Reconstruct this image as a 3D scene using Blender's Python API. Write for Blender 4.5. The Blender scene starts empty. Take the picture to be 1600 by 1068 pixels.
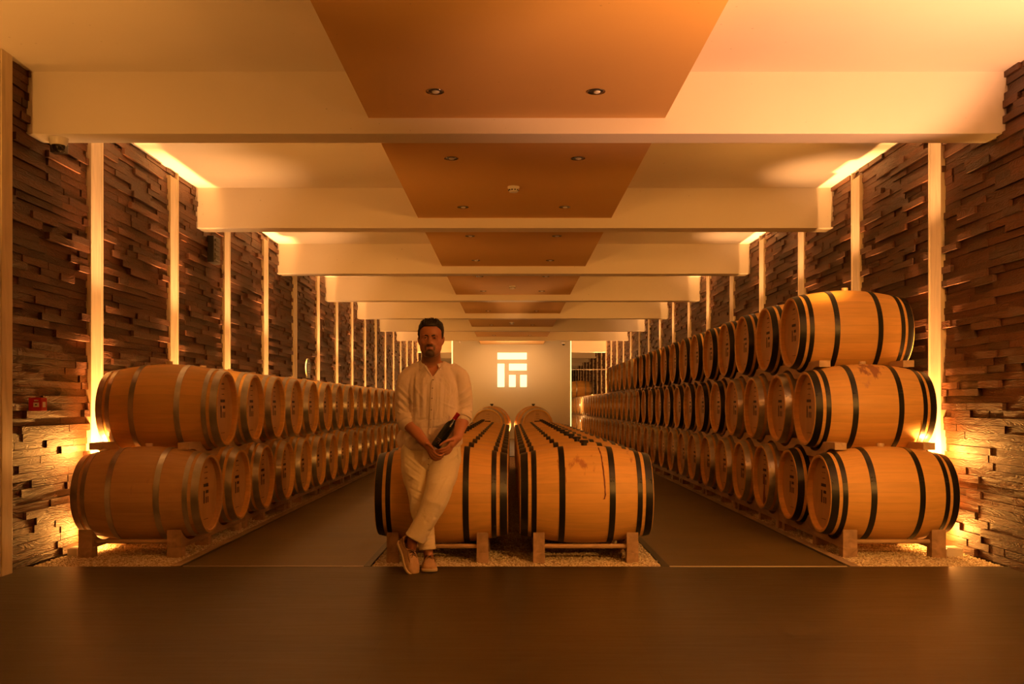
import bpy, bmesh, math, random
import numpy as np
from mathutils import Vector, Matrix, noise

SC = bpy.context.scene
COL = SC.collection
PI = math.pi
R = math.radians

# ------------------------------------------------------------------ camera
F_PX = 1500.0
CAM_Z = 1.08
VPX, VPY = 798.0, 632.0
cam_d = bpy.data.cameras.new('camera')
cam = bpy.data.objects.new('camera', cam_d)
COL.objects.link(cam)
cam.location = (0, 0, CAM_Z)
cam.rotation_euler = (R(90), 0, 0)
cam_d.sensor_width = 36.0
cam_d.lens = F_PX / 1600.0 * 36.0
cam_d.shift_x = (800 - VPX) / 1600.0
cam_d.shift_y = (VPY - 534) / 1600.0
cam_d.clip_start = 0.05
cam_d.clip_end = 200
SC.camera = cam

# ------------------------------------------------------------------ world, view
world = bpy.data.worlds.new('world')
world.use_nodes = True
world.node_tree.nodes['Background'].inputs[0].default_value = (1.0, 0.45, 0.12, 1)
world.node_tree.nodes['Background'].inputs[1].default_value = 0.0
SC.world = world
SC.view_settings.view_transform = 'Standard'
SC.view_settings.look = 'None'
SC.view_settings.gamma = 1.0
SC.view_settings.use_curve_mapping = False
SC.view_settings.exposure = 0.0
try:
    SC.cycles.use_denoising = True
    SC.cycles.max_bounces = 7
    SC.cycles.diffuse_bounces = 5
    SC.cycles.sample_clamp_indirect = 4.0
    SC.cycles.caustics_reflective = False
    SC.cycles.caustics_refractive = False
except Exception:
    pass

# ------------------------------------------------------------------ room constants
XL, XR = -3.23, 3.31          # mean faces of the clad walls
CEIL = 3.316
BEAM_BOT = 2.90
PANEL_Z = 3.005
Y_EDGE = 6.416                # where the front floor ends
BEAM0, BAY = 6.45, 3.45
POST0, PSTEP = 7.47, 1.72
PART_Y = 30.6
WARM = (1.0, 0.39, 0.07)
WARM_HI = (1.0, 0.43, 0.12)
ROOM_C = (1.0, 0.395, 0.07)
POST_C = (1.0, 0.46, 0.16)
UP_W = 2600.0
GLOW_W = 26.0
BEAM_FILL_W = 98.0
POST_W = 130.0
ROOM_W = 560.0


def add_light(name, kind, loc, energy, color=WARM, radius=0.03, target=None, angle=60, blend=1.0):
    d = bpy.data.lights.new(name, kind)
    d.energy = energy
    d.color = color
    d.shadow_soft_size = radius
    o = bpy.data.objects.new(name, d)
    o.location = loc
    if kind == 'SPOT':
        d.spot_size = R(angle)
        d.spot_blend = blend
    if target is not None:
        v = Vector(target) - Vector(loc)
        o.rotation_euler = v.to_track_quat('-Z', 'Y').to_euler()
    COL.objects.link(o)
    return o


LEFT_DIM = {4: 0.10, 9: 0.45}
RIGHT_DIM = {4: 0.35, 10: 0.08, 6: 0.7}
for i in range(16):
    y = POST0 + PSTEP * i
    for side, dim in ((-1, LEFT_DIM), (1, RIGHT_DIM)):
        k = dim.get(i, 1.0)
        x = -3.145 if side < 0 else 3.235
        # floor uplight grazing the post, open glow low down and between the tiers
        add_light('uplight_beam', 'SPOT', (x, y, 0.14), UP_W * k, WARM_HI, 0.02, (x + side * 0.02, y, 3.1), 34, 1.0)
        add_light('uplight_glow', 'POINT', (x, y - 0.24, 0.14), GLOW_W * 0.7 * max(k, 0.35), WARM, 0.035)
        yg = 7.05 + 0.82 * (round((y - 7.05) / 0.82 - 0.5) + 0.25)
        add_light('uplight_glow', 'POINT', (x - side * 0.040, yg, 0.735), GLOW_W * 1.15 * max(k, 0.35), WARM, 0.022)
        # unseen spot added on top of the stack to brighten the upper post
        zt = 1.50 if side < 0 or i > 8 else 2.10
        add_light('post_fill', 'SPOT', (side * 2.80 + 0.04, y, zt), POST_W * k * (1.0 if zt < 2 else 0.6), POST_C, 0.03,
                  (side * 3.10 + 0.04, y, 3.3), 76, 1.0)
for i in range(8):  # unseen spots added in each bay to brighten the beam faces
    y = BEAM0 + BAY * i + 0.95
    add_light('beam_fill', 'SPOT', (-2.6, y, 1.52), BEAM_FILL_W * 1.0, ROOM_C, 0.10, (-1.2, y + 2.2, 3.0), 120, 1.0)
    add_light('beam_fill', 'SPOT', (2.7, y, 2.12 if i < 4 else 1.6), BEAM_FILL_W * 0.75, ROOM_C, 0.10, (1.3, y + 2.2, 3.1), 120, 1.0)
add_light('row_end_lamp', 'SPOT', (0.035, 18.05, 0.46), 90, (1.0, 0.5, 0.2), 0.03, (0.035, 18.0, 2.0), 120, 0.6)
# out-of-frame wall uplights of the front part, then added fill spots
add_light('room_upward_spot', 'SPOT', (3.05, 4.5, 1.6), ROOM_W * 0.72, (1.0, 0.42, 0.18), 0.05, (2.3, 5.0, 3.3), 92, 0.25)
add_light('room_upward_spot', 'SPOT', (-3.10, 4.4, 1.6), ROOM_W * 0.17, ROOM_C, 0.04, (-2.2, 6.0, 3.3), 84, 0.8)
for (x, y, k) in ((-3.0, 2.9, 0.08), (3.0, 2.9, 2.0), (3.0, 0.4, 1.0)):  # unseen fill, added to bounce softly off the ceiling onto barrels and man
    add_light('room_upward_spot', 'SPOT', (x, y, 1.7), ROOM_W * k, ROOM_C, 0.25, (x * 0.72, y, 3.3), 110, 0.6)
add_light('front_right_fill', 'SPOT', (3.0, 1.3, 2.35), 620, (1.0, 0.40, 0.065), 0.22, (1.9, 7.0, 0.95), 62, 1.0)  # added fill without a fixture, brightens the right-hand barrel fronts
# end of the room
add_light('partition_edge_lamp', 'POINT', (1.98, 30.75, 1.25), 45, (1.0, 0.5, 0.2), 0.03)
for (x, y, z, e) in ((-2.7, 31.6, 1.4, 60), (2.7, 31.9, 1.4, 60), (-2.4, 36.0, 0.4, 50), (2.4, 36.0, 0.4, 50), (2.2, 44.0, 0.3, 50), (-2.2, 44.0, 0.3, 50)):
    add_light('end_glow', 'POINT', (x, y, z), e, WARM_HI, 0.08)
for x in (-0.7, 0.75):
    add_light('sign_downlight', 'SPOT', (x, 29.3, 2.97), 55, WARM_HI, 0.05, (x * 0.7, 30.6, 1.9), 110, 1.0)
add_light('sign_uplight', 'SPOT', (0.03, 28.9, 2.2), 60, (1.0, 0.55, 0.25), 0.05, (0.03, 29.9, 3.0), 150, 0.6)


# ------------------------------------------------------------------ helpers
def tag(o, label=None, cat=None, group=None, kind=None):
    if label: o['label'] = label
    if cat: o['category'] = cat
    if group: o['group'] = group
    if kind: o['kind'] = kind
    return o


def empty(name, loc=(0, 0, 0), rz=0.0, label=None, cat=None, group=None):
    o = bpy.data.objects.new(name, None)
    o.empty_display_size = 0.1
    o.location = loc
    o.rotation_euler = (0, 0, rz)
    COL.objects.link(o)
    return tag(o, label, cat, group)


def mesh_obj(name, verts, faces, mat, parent=None, smooth=False):
    me = bpy.data.meshes.new(name)
    me.from_pydata([tuple(v) for v in verts], [], [tuple(f) for f in faces])
    me.update()
    if mat is not None:
        me.materials.append(mat)
    if smooth:
        me.polygons.foreach_set('use_smooth', [True] * len(me.polygons))
    o = bpy.data.objects.new(name, me)
    COL.objects.link(o)
    if parent is not None:
        o.parent = parent
    return o


class MB:
    """collects shapes that end up as one mesh"""
    def __init__(self):
        self.v, self.f = [], []

    def add(self, verts, faces):
        n = len(self.v)
        self.v += [tuple(v) for v in verts]
        self.f += [tuple(i + n for i in f) for f in faces]
        return self

    def box(self, x0, x1, y0, y1, z0, z1, bev=0.0):
        if bev <= 0:
            v = [(x, y, z) for z in (z0, z1) for (x, y) in ((x0, y0), (x1, y0), (x1, y1), (x0, y1))]
            f = [(0, 3, 2, 1), (4, 5, 6, 7), (0, 1, 5, 4), (1, 2, 6, 5), (2, 3, 7, 6), (3, 0, 4, 7)]
            return self.add(v, f)
        bm = bmesh.new()
        bmesh.ops.create_cube(bm, size=1.0)
        for v in bm.verts:
            v.co = Vector(((x0 + x1) / 2 + v.co.x * (x1 - x0), (y0 + y1) / 2 + v.co.y * (y1 - y0), (z0 + z1) / 2 + v.co.z * (z1 - z0)))
        bmesh.ops.bevel(bm, geom=bm.edges[:], offset=bev, segments=2, affect='EDGES', profile=0.6)
        return self.bm(bm)

    def bm(self, bm, mat=None):
        if mat is not None:
            bm.transform(mat)
        bm.verts.ensure_lookup_table()
        bm.verts.index_update()
        self.add([v.co[:] for v in bm.verts], [[v.index for v in f.verts] for f in bm.faces])
        bm.free()
        return self

    def lathe(self, prof, n=32, axis='z', origin=(0, 0, 0), closed=False):
        """prof: (r, t) along the axis"""
        vs, fs = [], []
        m = len(prof)
        for (r, t) in prof:
            for k in range(n):
                a = 2 * PI * k / n
                c, s = r * math.cos(a), r * math.sin(a)
                p = {'z': (c, s, t), 'x': (t, c, s), 'y': (s, t, c)}[axis]
                vs.append((p[0] + origin[0], p[1] + origin[1], p[2] + origin[2]))
        rng = m if closed else m - 1
        for j in range(rng):
            j2 = (j + 1) % m
            for k in range(n):
                k2 = (k + 1) % n
                fs.append((j * n + k, j * n + k2, j2 * n + k2, j2 * n + k))
        if not closed:
            if prof[0][0] > 1e-5:
                fs.append(tuple(range(n - 1, -1, -1)))
            if prof[-1][0] > 1e-5:
                fs.append(tuple((m - 1) * n + k for k in range(n)))
        return self.add(vs, fs)

    def rings(self, rings, caps=True):
        n = len(rings[0])
        vs = [p for r in rings for p in r]
        fs = []
        for j in range(len(rings) - 1):
            for k in range(n):
                k2 = (k + 1) % n
                fs.append((j * n + k, j * n + k2, (j + 1) * n + k2, (j + 1) * n + k))
        if caps:
            fs.append(tuple(range(n - 1, -1, -1)))
            fs.append(tuple((len(rings) - 1) * n + k for k in range(n)))
        return self.add(vs, fs)

    def limb(self, pts, radii, n=20, squash=1.0, up=None):
        """a tapering tube with rounded ends through pts; radii scalars or (a, b)"""
        P = [Vector(p) for p in pts]
        RR = [(r, r) if not isinstance(r, tuple) else r for r in radii]
        # resample smoothly
        Q, S = [], []
        for i in range(len(P) - 1):
            p0, p1, p2, p3 = P[max(i - 1, 0)], P[i], P[i + 1], P[min(i + 2, len(P) - 1)]
            q0, q1, q2, q3 = RR[max(i - 1, 0)], RR[i], RR[i + 1], RR[min(i + 2, len(P) - 1)]
            st = 6
            for k in range(st + (1 if i == len(P) - 2 else 0)):
                t = k / st
                t2, t3 = t * t, t * t * t
                def cr(a, b, c, d):
                    return 0.5 * ((2 * b) + (c - a) * t + (2 * a - 5 * b + 4 * c - d) * t2 + (3 * b - a - 3 * c + d) * t3)
                Q.append(Vector([cr(p0[j], p1[j], p2[j], p3[j]) for j in range(3)]))
                S.append((q1[0] + (q2[0] - q1[0]) * t, q1[1] + (q2[1] - q1[1]) * t))
        rings = []
        ref = Vector(up) if up else Vector((0, 1, 0))
        frames = []
        for i, q in enumerate(Q):
            d = (Q[min(i + 1, len(Q) - 1)] - Q[max(i - 1, 0)]).normalized()
            u = (ref - d * ref.dot(d))
            if u.length < 1e-4:
                u = Vector((1, 0, 0)) - d * d.x
            u.normalize()
            ref = u
            w = d.cross(u)
            frames.append((q, d, u, w))
        def ring(q, u, w, a, b):
            return [q + u * (a * math.cos(2 * PI * k / n)) + w * (b * math.sin(2 * PI * k / n)) for k in range(n)]
        q, d, u, w = frames[0]
        a, b = S[0]
        for t in (0.98, 0.8, 0.45):
            c = math.sqrt(1 - t * t)
            rings.append(ring(q - d * (min(a, b) * t * squash), u, w, a * c, b * c))
        for (q, d, u, w), (a, b) in zip(frames, S):
            rings.append(ring(q, u, w, a, b))
        q, d, u, w = frames[-1]
        a, b = S[-1]
        for t in (0.45, 0.8, 0.98):
            c = math.sqrt(1 - t * t)
            rings.append(ring(q + d * (min(a, b) * t * squash), u, w, a * c, b * c))
        return self.rings(rings)

    def ball(self, c, r, n=16):
        rx, ry, rz = r if isinstance(r, tuple) else (r, r, r)
        prof = [(math.sin(PI * k / n), -math.cos(PI * k / n)) for k in range(n + 1)]
        prof[0] = (0.02, prof[0][1]); prof[-1] = (0.02, prof[-1][1])
        s = len(self.v)
        self.lathe(prof, n * 2)
        for i in range(s, len(self.v)):
            x, y, z = self.v[i]
            self.v[i] = (c[0] + x * rx, c[1] + y * ry, c[2] + z * rz)
        return self

    def build(self, name, mat, parent=None, smooth=False):
        return mesh_obj(name, self.v, self.f, mat, parent, smooth)


def auto_smooth(o, ang=35):
    me = o.data
    me.polygons.foreach_set('use_smooth', [True] * len(me.polygons))
    bm = bmesh.new(); bm.from_mesh(me)
    for e in bm.edges:
        if len(e.link_faces) == 2 and e.calc_face_angle(0) > R(ang):
            e.smooth = False
    bm.to_mesh(me); bm.free()
    return o


def copy_tree(o, parent=None):
    c = o.copy()
    COL.objects.link(c)
    c.parent = parent
    for ch in KIDS.get(o.name, []):
        copy_tree(ch, c)
    return c


KIDS = {}
def remember(root):
    """children lists, kept here so copying stays quick"""
    ks = [o for o in COL.objects if o.parent == root]
    KIDS[root.name] = ks
    for k in ks:
        remember(k)


# ------------------------------------------------------------------ materials
def new_mat(name):
    m = bpy.data.materials.new(name)
    m.use_nodes = True
    nt = m.node_tree
    return m, nt, nt.nodes['Principled BSDF']


def plain(name, col, rough=0.6, metal=0.0, bump=0.0, bscale=60, var=0.0, vscale=3.0):
    m, nt, b = new_mat(name)
    b.inputs['Base Color'].default_value = (*col, 1)
    b.inputs['Roughness'].default_value = rough
    b.inputs['Metallic'].default_value = metal
    tc = nt.nodes.new('ShaderNodeTexCoord')
    if bump:
        n = nt.nodes.new('ShaderNodeTexNoise'); n.inputs['Scale'].default_value = bscale
        n.inputs['Detail'].default_value = 4
        nt.links.new(tc.outputs['Object'], n.inputs['Vector'])
        bp = nt.nodes.new('ShaderNodeBump'); bp.inputs['Strength'].default_value = bump
        bp.inputs['Distance'].default_value = 0.01
        nt.links.new(n.outputs['Fac'], bp.inputs['Height'])
        nt.links.new(bp.outputs['Normal'], b.inputs['Normal'])
    if var:
        n = nt.nodes.new('ShaderNodeTexNoise'); n.inputs['Scale'].default_value = vscale
        n.inputs['Detail'].default_value = 6
        nt.links.new(tc.outputs['Object'], n.inputs['Vector'])
        r = nt.nodes.new('ShaderNodeValToRGB')
        r.color_ramp.elements[0].position = 0.3; r.color_ramp.elements[1].position = 0.7
        r.color_ramp.elements[0].color = (*[c * (1 - var) for c in col], 1)
        r.color_ramp.elements[1].color = (*[min(1, c * (1 + var)) for c in col], 1)
        nt.links.new(n.outputs['Fac'], r.inputs['Fac'])
        nt.links.new(r.outputs['Color'], b.inputs['Base Color'])
    return m


def emis(name, col, strength):
    m, nt, b = new_mat(name)
    b.inputs['Base Color'].default_value = (0.8, 0.8, 0.8, 1)
    b.inputs['Emission Color'].default_value = (*col, 1)
    b.inputs['Emission Strength'].default_value = strength
    return m


def math_node(nt, op, a=None, b=None, c=None):
    n = nt.nodes.new('ShaderNodeMath'); n.operation = op
    for i, v in enumerate((a, b, c)):
        if v is None: continue
        if isinstance(v, (int, float)):
            n.inputs[i].default_value = v
        else:
            nt.links.new(v, n.inputs[i])
    return n.outputs[0]


def mix_rgb(nt, fac, a, b, mode='MIX'):
    n = nt.nodes.new('ShaderNodeMix'); n.data_type = 'RGBA'; n.blend_type = mode
    for sock, v in ((n.inputs[0], fac), (n.inputs[6], a), (n.inputs[7], b)):
        if isinstance(v, (int, float)):
            sock.default_value = v
        elif isinstance(v, tuple):
            sock.default_value = (*v, 1)
        else:
            nt.links.new(v, sock)
    return n.outputs[2]


def stave_mat(name, col, stains=(), axis_x=True):
    """barrel staves running along local X; stains: (x0, x1, z0, colour, scale) wine runs"""
    m, nt, b = new_mat(name)
    tc = nt.nodes.new('ShaderNodeTexCoord')
    oi = nt.nodes.new('ShaderNodeObjectInfo')
    sep = nt.nodes.new('ShaderNodeSeparateXYZ')
    nt.links.new(tc.outputs['Object'], sep.inputs[0])
    X, Y, Z = sep.outputs
    ang = math_node(nt, 'ARCTAN2', Y, Z)
    t = math_node(nt, 'MULTIPLY_ADD', ang, 30 / (2 * PI), 40)
    fl = math_node(nt, 'FLOOR', t)
    fr = math_node(nt, 'FRACT', t)
    rnd = math_node(nt, 'MULTIPLY_ADD', oi.outputs['Random'], 77.0, fl)
    wn = nt.nodes.new('ShaderNodeTexWhiteNoise'); wn.noise_dimensions = '1D'
    nt.links.new(rnd, wn.inputs['W'])
    # grain, stretched along the stave
    mp = nt.nodes.new('ShaderNodeMapping'); mp.inputs['Scale'].default_value = (3.0, 34, 34)
    nt.links.new(tc.outputs['Object'], mp.inputs['Vector'])
    cmb = nt.nodes.new('ShaderNodeVectorMath'); cmb.operation = 'ADD'
    nt.links.new(mp.outputs[0], cmb.inputs[0])
    nt.links.new(rnd, cmb.inputs[1])
    gn = nt.nodes.new('ShaderNodeTexNoise'); gn.inputs['Scale'].default_value = 1.0; gn.inputs['Detail'].default_value = 5
    nt.links.new(cmb.outputs[0], gn.inputs['Vector'])
    bn = nt.nodes.new('ShaderNodeTexNoise'); bn.inputs['Scale'].default_value = 4.0; bn.inputs['Detail'].default_value = 4
    nt.links.new(cmb.outputs[0], bn.inputs['Vector'])
    v = math_node(nt, 'MULTIPLY_ADD', wn.outputs['Value'], 0.17, 0.80)
    v = math_node(nt, 'MULTIPLY', v, math_node(nt, 'MULTIPLY_ADD', gn.outputs['Fac'], 0.55, 0.74))
    # seams between staves
    edge = math_node(nt, 'MINIMUM', fr, math_node(nt, 'SUBTRACT', 1.0, fr))
    seam = math_node(nt, 'LESS_THAN', edge, 0.018)
    v = math_node(nt, 'MULTIPLY', v, math_node(nt, 'MULTIPLY_ADD', seam, -0.22, 1.0))
    c = mix_rgb(nt, v, tuple(x * 0.25 for x in col), tuple(min(1, x * 1.18) for x in col))
    for (x0, x1, zc, zr, scol, sc, th) in stains:
        n = nt.nodes.new('ShaderNodeTexNoise'); n.inputs['Scale'].default_value = 1.0; n.inputs['Detail'].default_value = 6
        n.inputs['Roughness'].default_value = 0.6
        mp2 = nt.nodes.new('ShaderNodeMapping'); mp2.inputs['Scale'].default_value = (sc, sc * 0.5, sc * 0.35)
        mp2.inputs['Location'].default_value = (x0 * 7, zc * 3, x1 * 5)
        nt.links.new(tc.outputs['Object'], mp2.inputs['Vector'])
        nt.links.new(mp2.outputs[0], n.inputs['Vector'])
        dx = math_node(nt, 'ABSOLUTE', math_node(nt, 'DIVIDE', math_node(nt, 'SUBTRACT', X, (x0 + x1) / 2), (x1 - x0) / 2))
        dz = math_node(nt, 'ABSOLUTE', math_node(nt, 'DIVIDE', math_node(nt, 'SUBTRACT', Z, zc), zr))
        dd = math_node(nt, 'MAXIMUM', dx, dz)
        f = math_node(nt, 'MULTIPLY_ADD', dd, -0.28, n.outputs['Fac'])
        f = math_node(nt, 'SMOOTHSTEP' if False else 'SUBTRACT', f, th)
        f = math_node(nt, 'MULTIPLY', f, 14.0)
        n1 = nt.nodes.new('ShaderNodeClamp'); nt.links.new(f, n1.inputs[0])
        ins = math_node(nt, 'LESS_THAN', dd, 1.0)
        f = math_node(nt, 'MULTIPLY', n1.outputs[0], ins)
        f = math_node(nt, 'MULTIPLY', f, 0.8)
        c = mix_rgb(nt, f, c, scol)
    nt.links.new(c, b.inputs['Base Color'])
    b.inputs['Roughness'].default_value = 0.52
    b.inputs['Specular IOR Level'].default_value = 0.35
    bp = nt.nodes.new('ShaderNodeBump'); bp.inputs['Strength'].default_value = 0.25; bp.inputs['Distance'].default_value = 0.004
    hh = math_node(nt, 'MULTIPLY_ADD', seam, -1.0, gn.outputs['Fac'])
    nt.links.new(hh, bp.inputs['Height'])
    nt.links.new(bp.outputs['Normal'], b.inputs['Normal'])
    return m


def timber_mat(name, col, stretch=(20, 3, 20), rough=0.6, var=0.35):
    m, nt, b = new_mat(name)
    tc = nt.nodes.new('ShaderNodeTexCoord')
    oi = nt.nodes.new('ShaderNodeObjectInfo')
    mp = nt.nodes.new('ShaderNodeMapping'); mp.inputs['Scale'].default_value = stretch
    nt.links.new(tc.outputs['Object'], mp.inputs['Vector'])
    ad = nt.nodes.new('ShaderNodeVectorMath'); ad.operation = 'ADD'
    nt.links.new(mp.outputs[0], ad.inputs[0])
    nt.links.new(math_node(nt, 'MULTIPLY', oi.outputs['Random'], 50.0), ad.inputs[1])
    n = nt.nodes.new('ShaderNodeTexNoise'); n.inputs['Scale'].default_value = 1.0; n.inputs['Detail'].default_value = 5
    n.inputs['Distortion'].default_value = 0.8
    nt.links.new(ad.outputs[0], n.inputs['Vector'])
    r = nt.nodes.new('ShaderNodeValToRGB')
    r.color_ramp.elements[0].position = 0.3; r.color_ramp.elements[1].position = 0.72
    r.color_ramp.elements[0].color = (*[c * (1 - var) for c in col], 1)
    r.color_ramp.elements[1].color = (*[min(1, c * (1 + var * 0.5)) for c in col], 1)
    nt.links.new(n.outputs['Fac'], r.inputs['Fac'])
    nt.links.new(r.outputs['Color'], b.inputs['Base Color'])
    b.inputs['Roughness'].default_value = rough
    bp = nt.nodes.new('ShaderNodeBump'); bp.inputs['Strength'].default_value = 0.3; bp.inputs['Distance'].default_value = 0.003
    nt.links.new(n.outputs['Fac'], bp.inputs['Height'])
    nt.links.new(bp.outputs['Normal'], b.inputs['Normal'])
    return m


def cladding_mat():
    """old dark boards: grain along Y, tone per board from a face attribute"""
    m, nt, b = new_mat('dark_board_wood')
    tc = nt.nodes.new('ShaderNodeTexCoord')
    at = nt.nodes.new('ShaderNodeAttribute'); at.attribute_name = 'board'
    mp = nt.nodes.new('ShaderNodeMapping'); mp.inputs['Scale'].default_value = (14, 2.2, 16)
    nt.links.new(tc.outputs['Object'], mp.inputs['Vector'])
    ad = nt.nodes.new('ShaderNodeVectorMath'); ad.operation = 'ADD'
    nt.links.new(mp.outputs[0], ad.inputs[0])
    nt.links.new(math_node(nt, 'MULTIPLY', at.outputs['Fac'], 91.0), ad.inputs[1])
    n = nt.nodes.new('ShaderNodeTexNoise'); n.inputs['Scale'].default_value = 1.0; n.inputs['Detail'].default_value = 3
    n.inputs['Distortion'].default_value = 1.5
    nt.links.new(ad.outputs[0], n.inputs['Vector'])
    rings = math_node(nt, 'MULTIPLY_ADD', math_node(nt, 'SINE', math_node(nt, 'MULTIPLY', n.outputs['Fac'], 60.0)), 0.5, 0.5)
    v = math_node(nt, 'MULTIPLY_ADD', rings, 0.30, 0.55)
    v = math_node(nt, 'MULTIPLY', v, math_node(nt, 'MULTIPLY_ADD', at.outputs['Fac'], 0.9, 0.5))
    c = mix_rgb(nt, v, (0.014, 0.007, 0.004), (0.125, 0.043, 0.014))
    nt.links.new(c, b.inputs['Base Color'])
    b.inputs['Roughness'].default_value = 0.55
    bp = nt.nodes.new('ShaderNodeBump'); bp.inputs['Strength'].default_value = 0.5; bp.inputs['Distance'].default_value = 0.003
    nt.links.new(rings, bp.inputs['Height'])
    nt.links.new(bp.outputs['Normal'], b.inputs['Normal'])
    return m


def floor_mat(g=1.0):
    m, nt, b = new_mat('dark_floor_tiles')
    tc = nt.nodes.new('ShaderNodeTexCoord')
    br = nt.nodes.new('ShaderNodeTexBrick')
    br.inputs['Scale'].default_value = 1.0
    br.inputs['Brick Width'].default_value = 1.2
    br.inputs['Row Height'].default_value = 0.30
    br.inputs['Mortar Size'].default_value = 0.0025
    br.inputs['Mortar Smooth'].default_value = 0.1
    br.inputs['Color1'].default_value = (0.082, 0.060, 0.043, 1)
    br.inputs['Color2'].default_value = (0.066, 0.048, 0.034, 1)
    br.inputs['Mortar'].default_value = (0.055, 0.040, 0.030, 1)
    nt.links.new(tc.outputs['Object'], br.inputs['Vector'])
    mp = nt.nodes.new('ShaderNodeMapping'); mp.inputs['Scale'].default_value = (1.6, 16, 1)
    nt.links.new(tc.outputs['Object'], mp.inputs['Vector'])
    n = nt.nodes.new('ShaderNodeTexNoise'); n.inputs['Scale'].default_value = 1.5; n.inputs['Detail'].default_value = 7
    n.inputs['Roughness'].default_value = 0.65
    nt.links.new(mp.outputs[0], n.inputs['Vector'])
    n2 = nt.nodes.new('ShaderNodeTexNoise'); n2.inputs['Scale'].default_value = 1.1; n2.inputs['Detail'].default_value = 3
    nt.links.new(tc.outputs['Object'], n2.inputs['Vector'])
    f = math_node(nt, 'MULTIPLY_ADD', n.outputs['Fac'], 0.9, math_node(nt, 'MULTIPLY', n2.outputs['Fac'], 0.5))
    c = mix_rgb(nt, 1.0, br.outputs['Color'], math_comb(nt, f), 'MULTIPLY')
    c = mix_rgb(nt, 1.0, c, (0.84 * g, 0.82 * g, 0.42 * g), 'MULTIPLY')
    nt.links.new(c, b.inputs['Base Color'])
    r = math_node(nt, 'MULTIPLY_ADD', n.outputs['Fac'], 0.25, 0.30)
    nt.links.new(r, b.inputs['Roughness'])
    b.inputs['Specular IOR Level'].default_value = 0.35
    bp = nt.nodes.new('ShaderNodeBump'); bp.inputs['Strength'].default_value = 0.15; bp.inputs['Distance'].default_value = 0.002
    nt.links.new(n.outputs['Fac'], bp.inputs['Height'])
    nt.links.new(bp.outputs['Normal'], b.inputs['Normal'])
    return m


def math_comb(nt, f):
    c = nt.nodes.new('ShaderNodeCombineColor')
    for i in range(3):
        nt.links.new(f, c.inputs[i])
    return c.outputs[0]


def plaster_mat(name, col, specks=True):
    m, nt, b = new_mat(name)
    tc = nt.nodes.new('ShaderNodeTexCoord')
    n = nt.nodes.new('ShaderNodeTexNoise'); n.inputs['Scale'].default_value = 1.3; n.inputs['Detail'].default_value = 5
    nt.links.new(tc.outputs['Object'], n.inputs['Vector'])
    c = mix_rgb(nt, n.outputs['Fac'], tuple(x * 0.93 for x in col), tuple(min(1, x * 1.05) for x in col))
    if specks:
        v = nt.nodes.new('ShaderNodeTexVoronoi'); v.inputs['Scale'].default_value = 9.0
        nt.links.new(tc.outputs['Object'], v.inputs['Vector'])
        n3 = nt.nodes.new('ShaderNodeTexNoise'); n3.inputs['Scale'].default_value = 1.4
        nt.links.new(tc.outputs['Object'], n3.inputs['Vector'])
        s = math_node(nt, 'LESS_THAN', v.outputs['Distance'], math_node(nt, 'MULTIPLY_ADD', n3.outputs['Fac'], 0.25, -0.09))
        s = math_node(nt, 'MULTIPLY', s, 0.35)
        c = mix_rgb(nt, s, c, tuple(x * 0.45 for x in col))
    nt.links.new(c, b.inputs['Base Color'])
    b.inputs['Roughness'].default_value = 0.75
    return m


def gravel_mat(name):
    m, nt, b = new_mat(name)
    tc = nt.nodes.new('ShaderNodeTexCoord')
    v = nt.nodes.new('ShaderNodeTexVoronoi'); v.inputs['Scale'].default_value = 85.0
    nt.links.new(tc.outputs['Object'], v.inputs['Vector'])
    sp = nt.nodes.new('ShaderNodeSeparateColor'); nt.links.new(v.outputs['Color'], sp.inputs[0])
    c = mix_rgb(nt, sp.outputs[0], (0.46, 0.34, 0.20), (0.90, 0.80, 0.60))
    dk = math_node(nt, 'GREATER_THAN', v.outputs['Distance'], 0.62)
    c = mix_rgb(nt, math_node(nt, 'MULTIPLY', dk, 0.6), c, (0.10, 0.07, 0.04))
    nt.links.new(c, b.inputs['Base Color'])
    b.inputs['Roughness'].default_value = 0.7
    bp = nt.nodes.new('ShaderNodeBump'); bp.inputs['Strength'].default_value = 1.0; bp.inputs['Distance'].default_value = 0.008
    bp.invert = True
    nt.links.new(v.outputs['Distance'], bp.inputs['Height'])
    nt.links.new(bp.outputs['Normal'], b.inputs['Normal'])
    return m


def pebble_mat():
    m, nt, b = new_mat('pebbles')
    at = nt.nodes.new('ShaderNodeAttribute'); at.attribute_name = 'tone'
    c = mix_rgb(nt, at.outputs['Fac'], (0.50, 0.37, 0.22), (0.95, 0.88, 0.70))
    nt.links.new(c, b.inputs['Base Color'])
    b.inputs['Roughness'].default_value = 0.55
    return m


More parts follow.
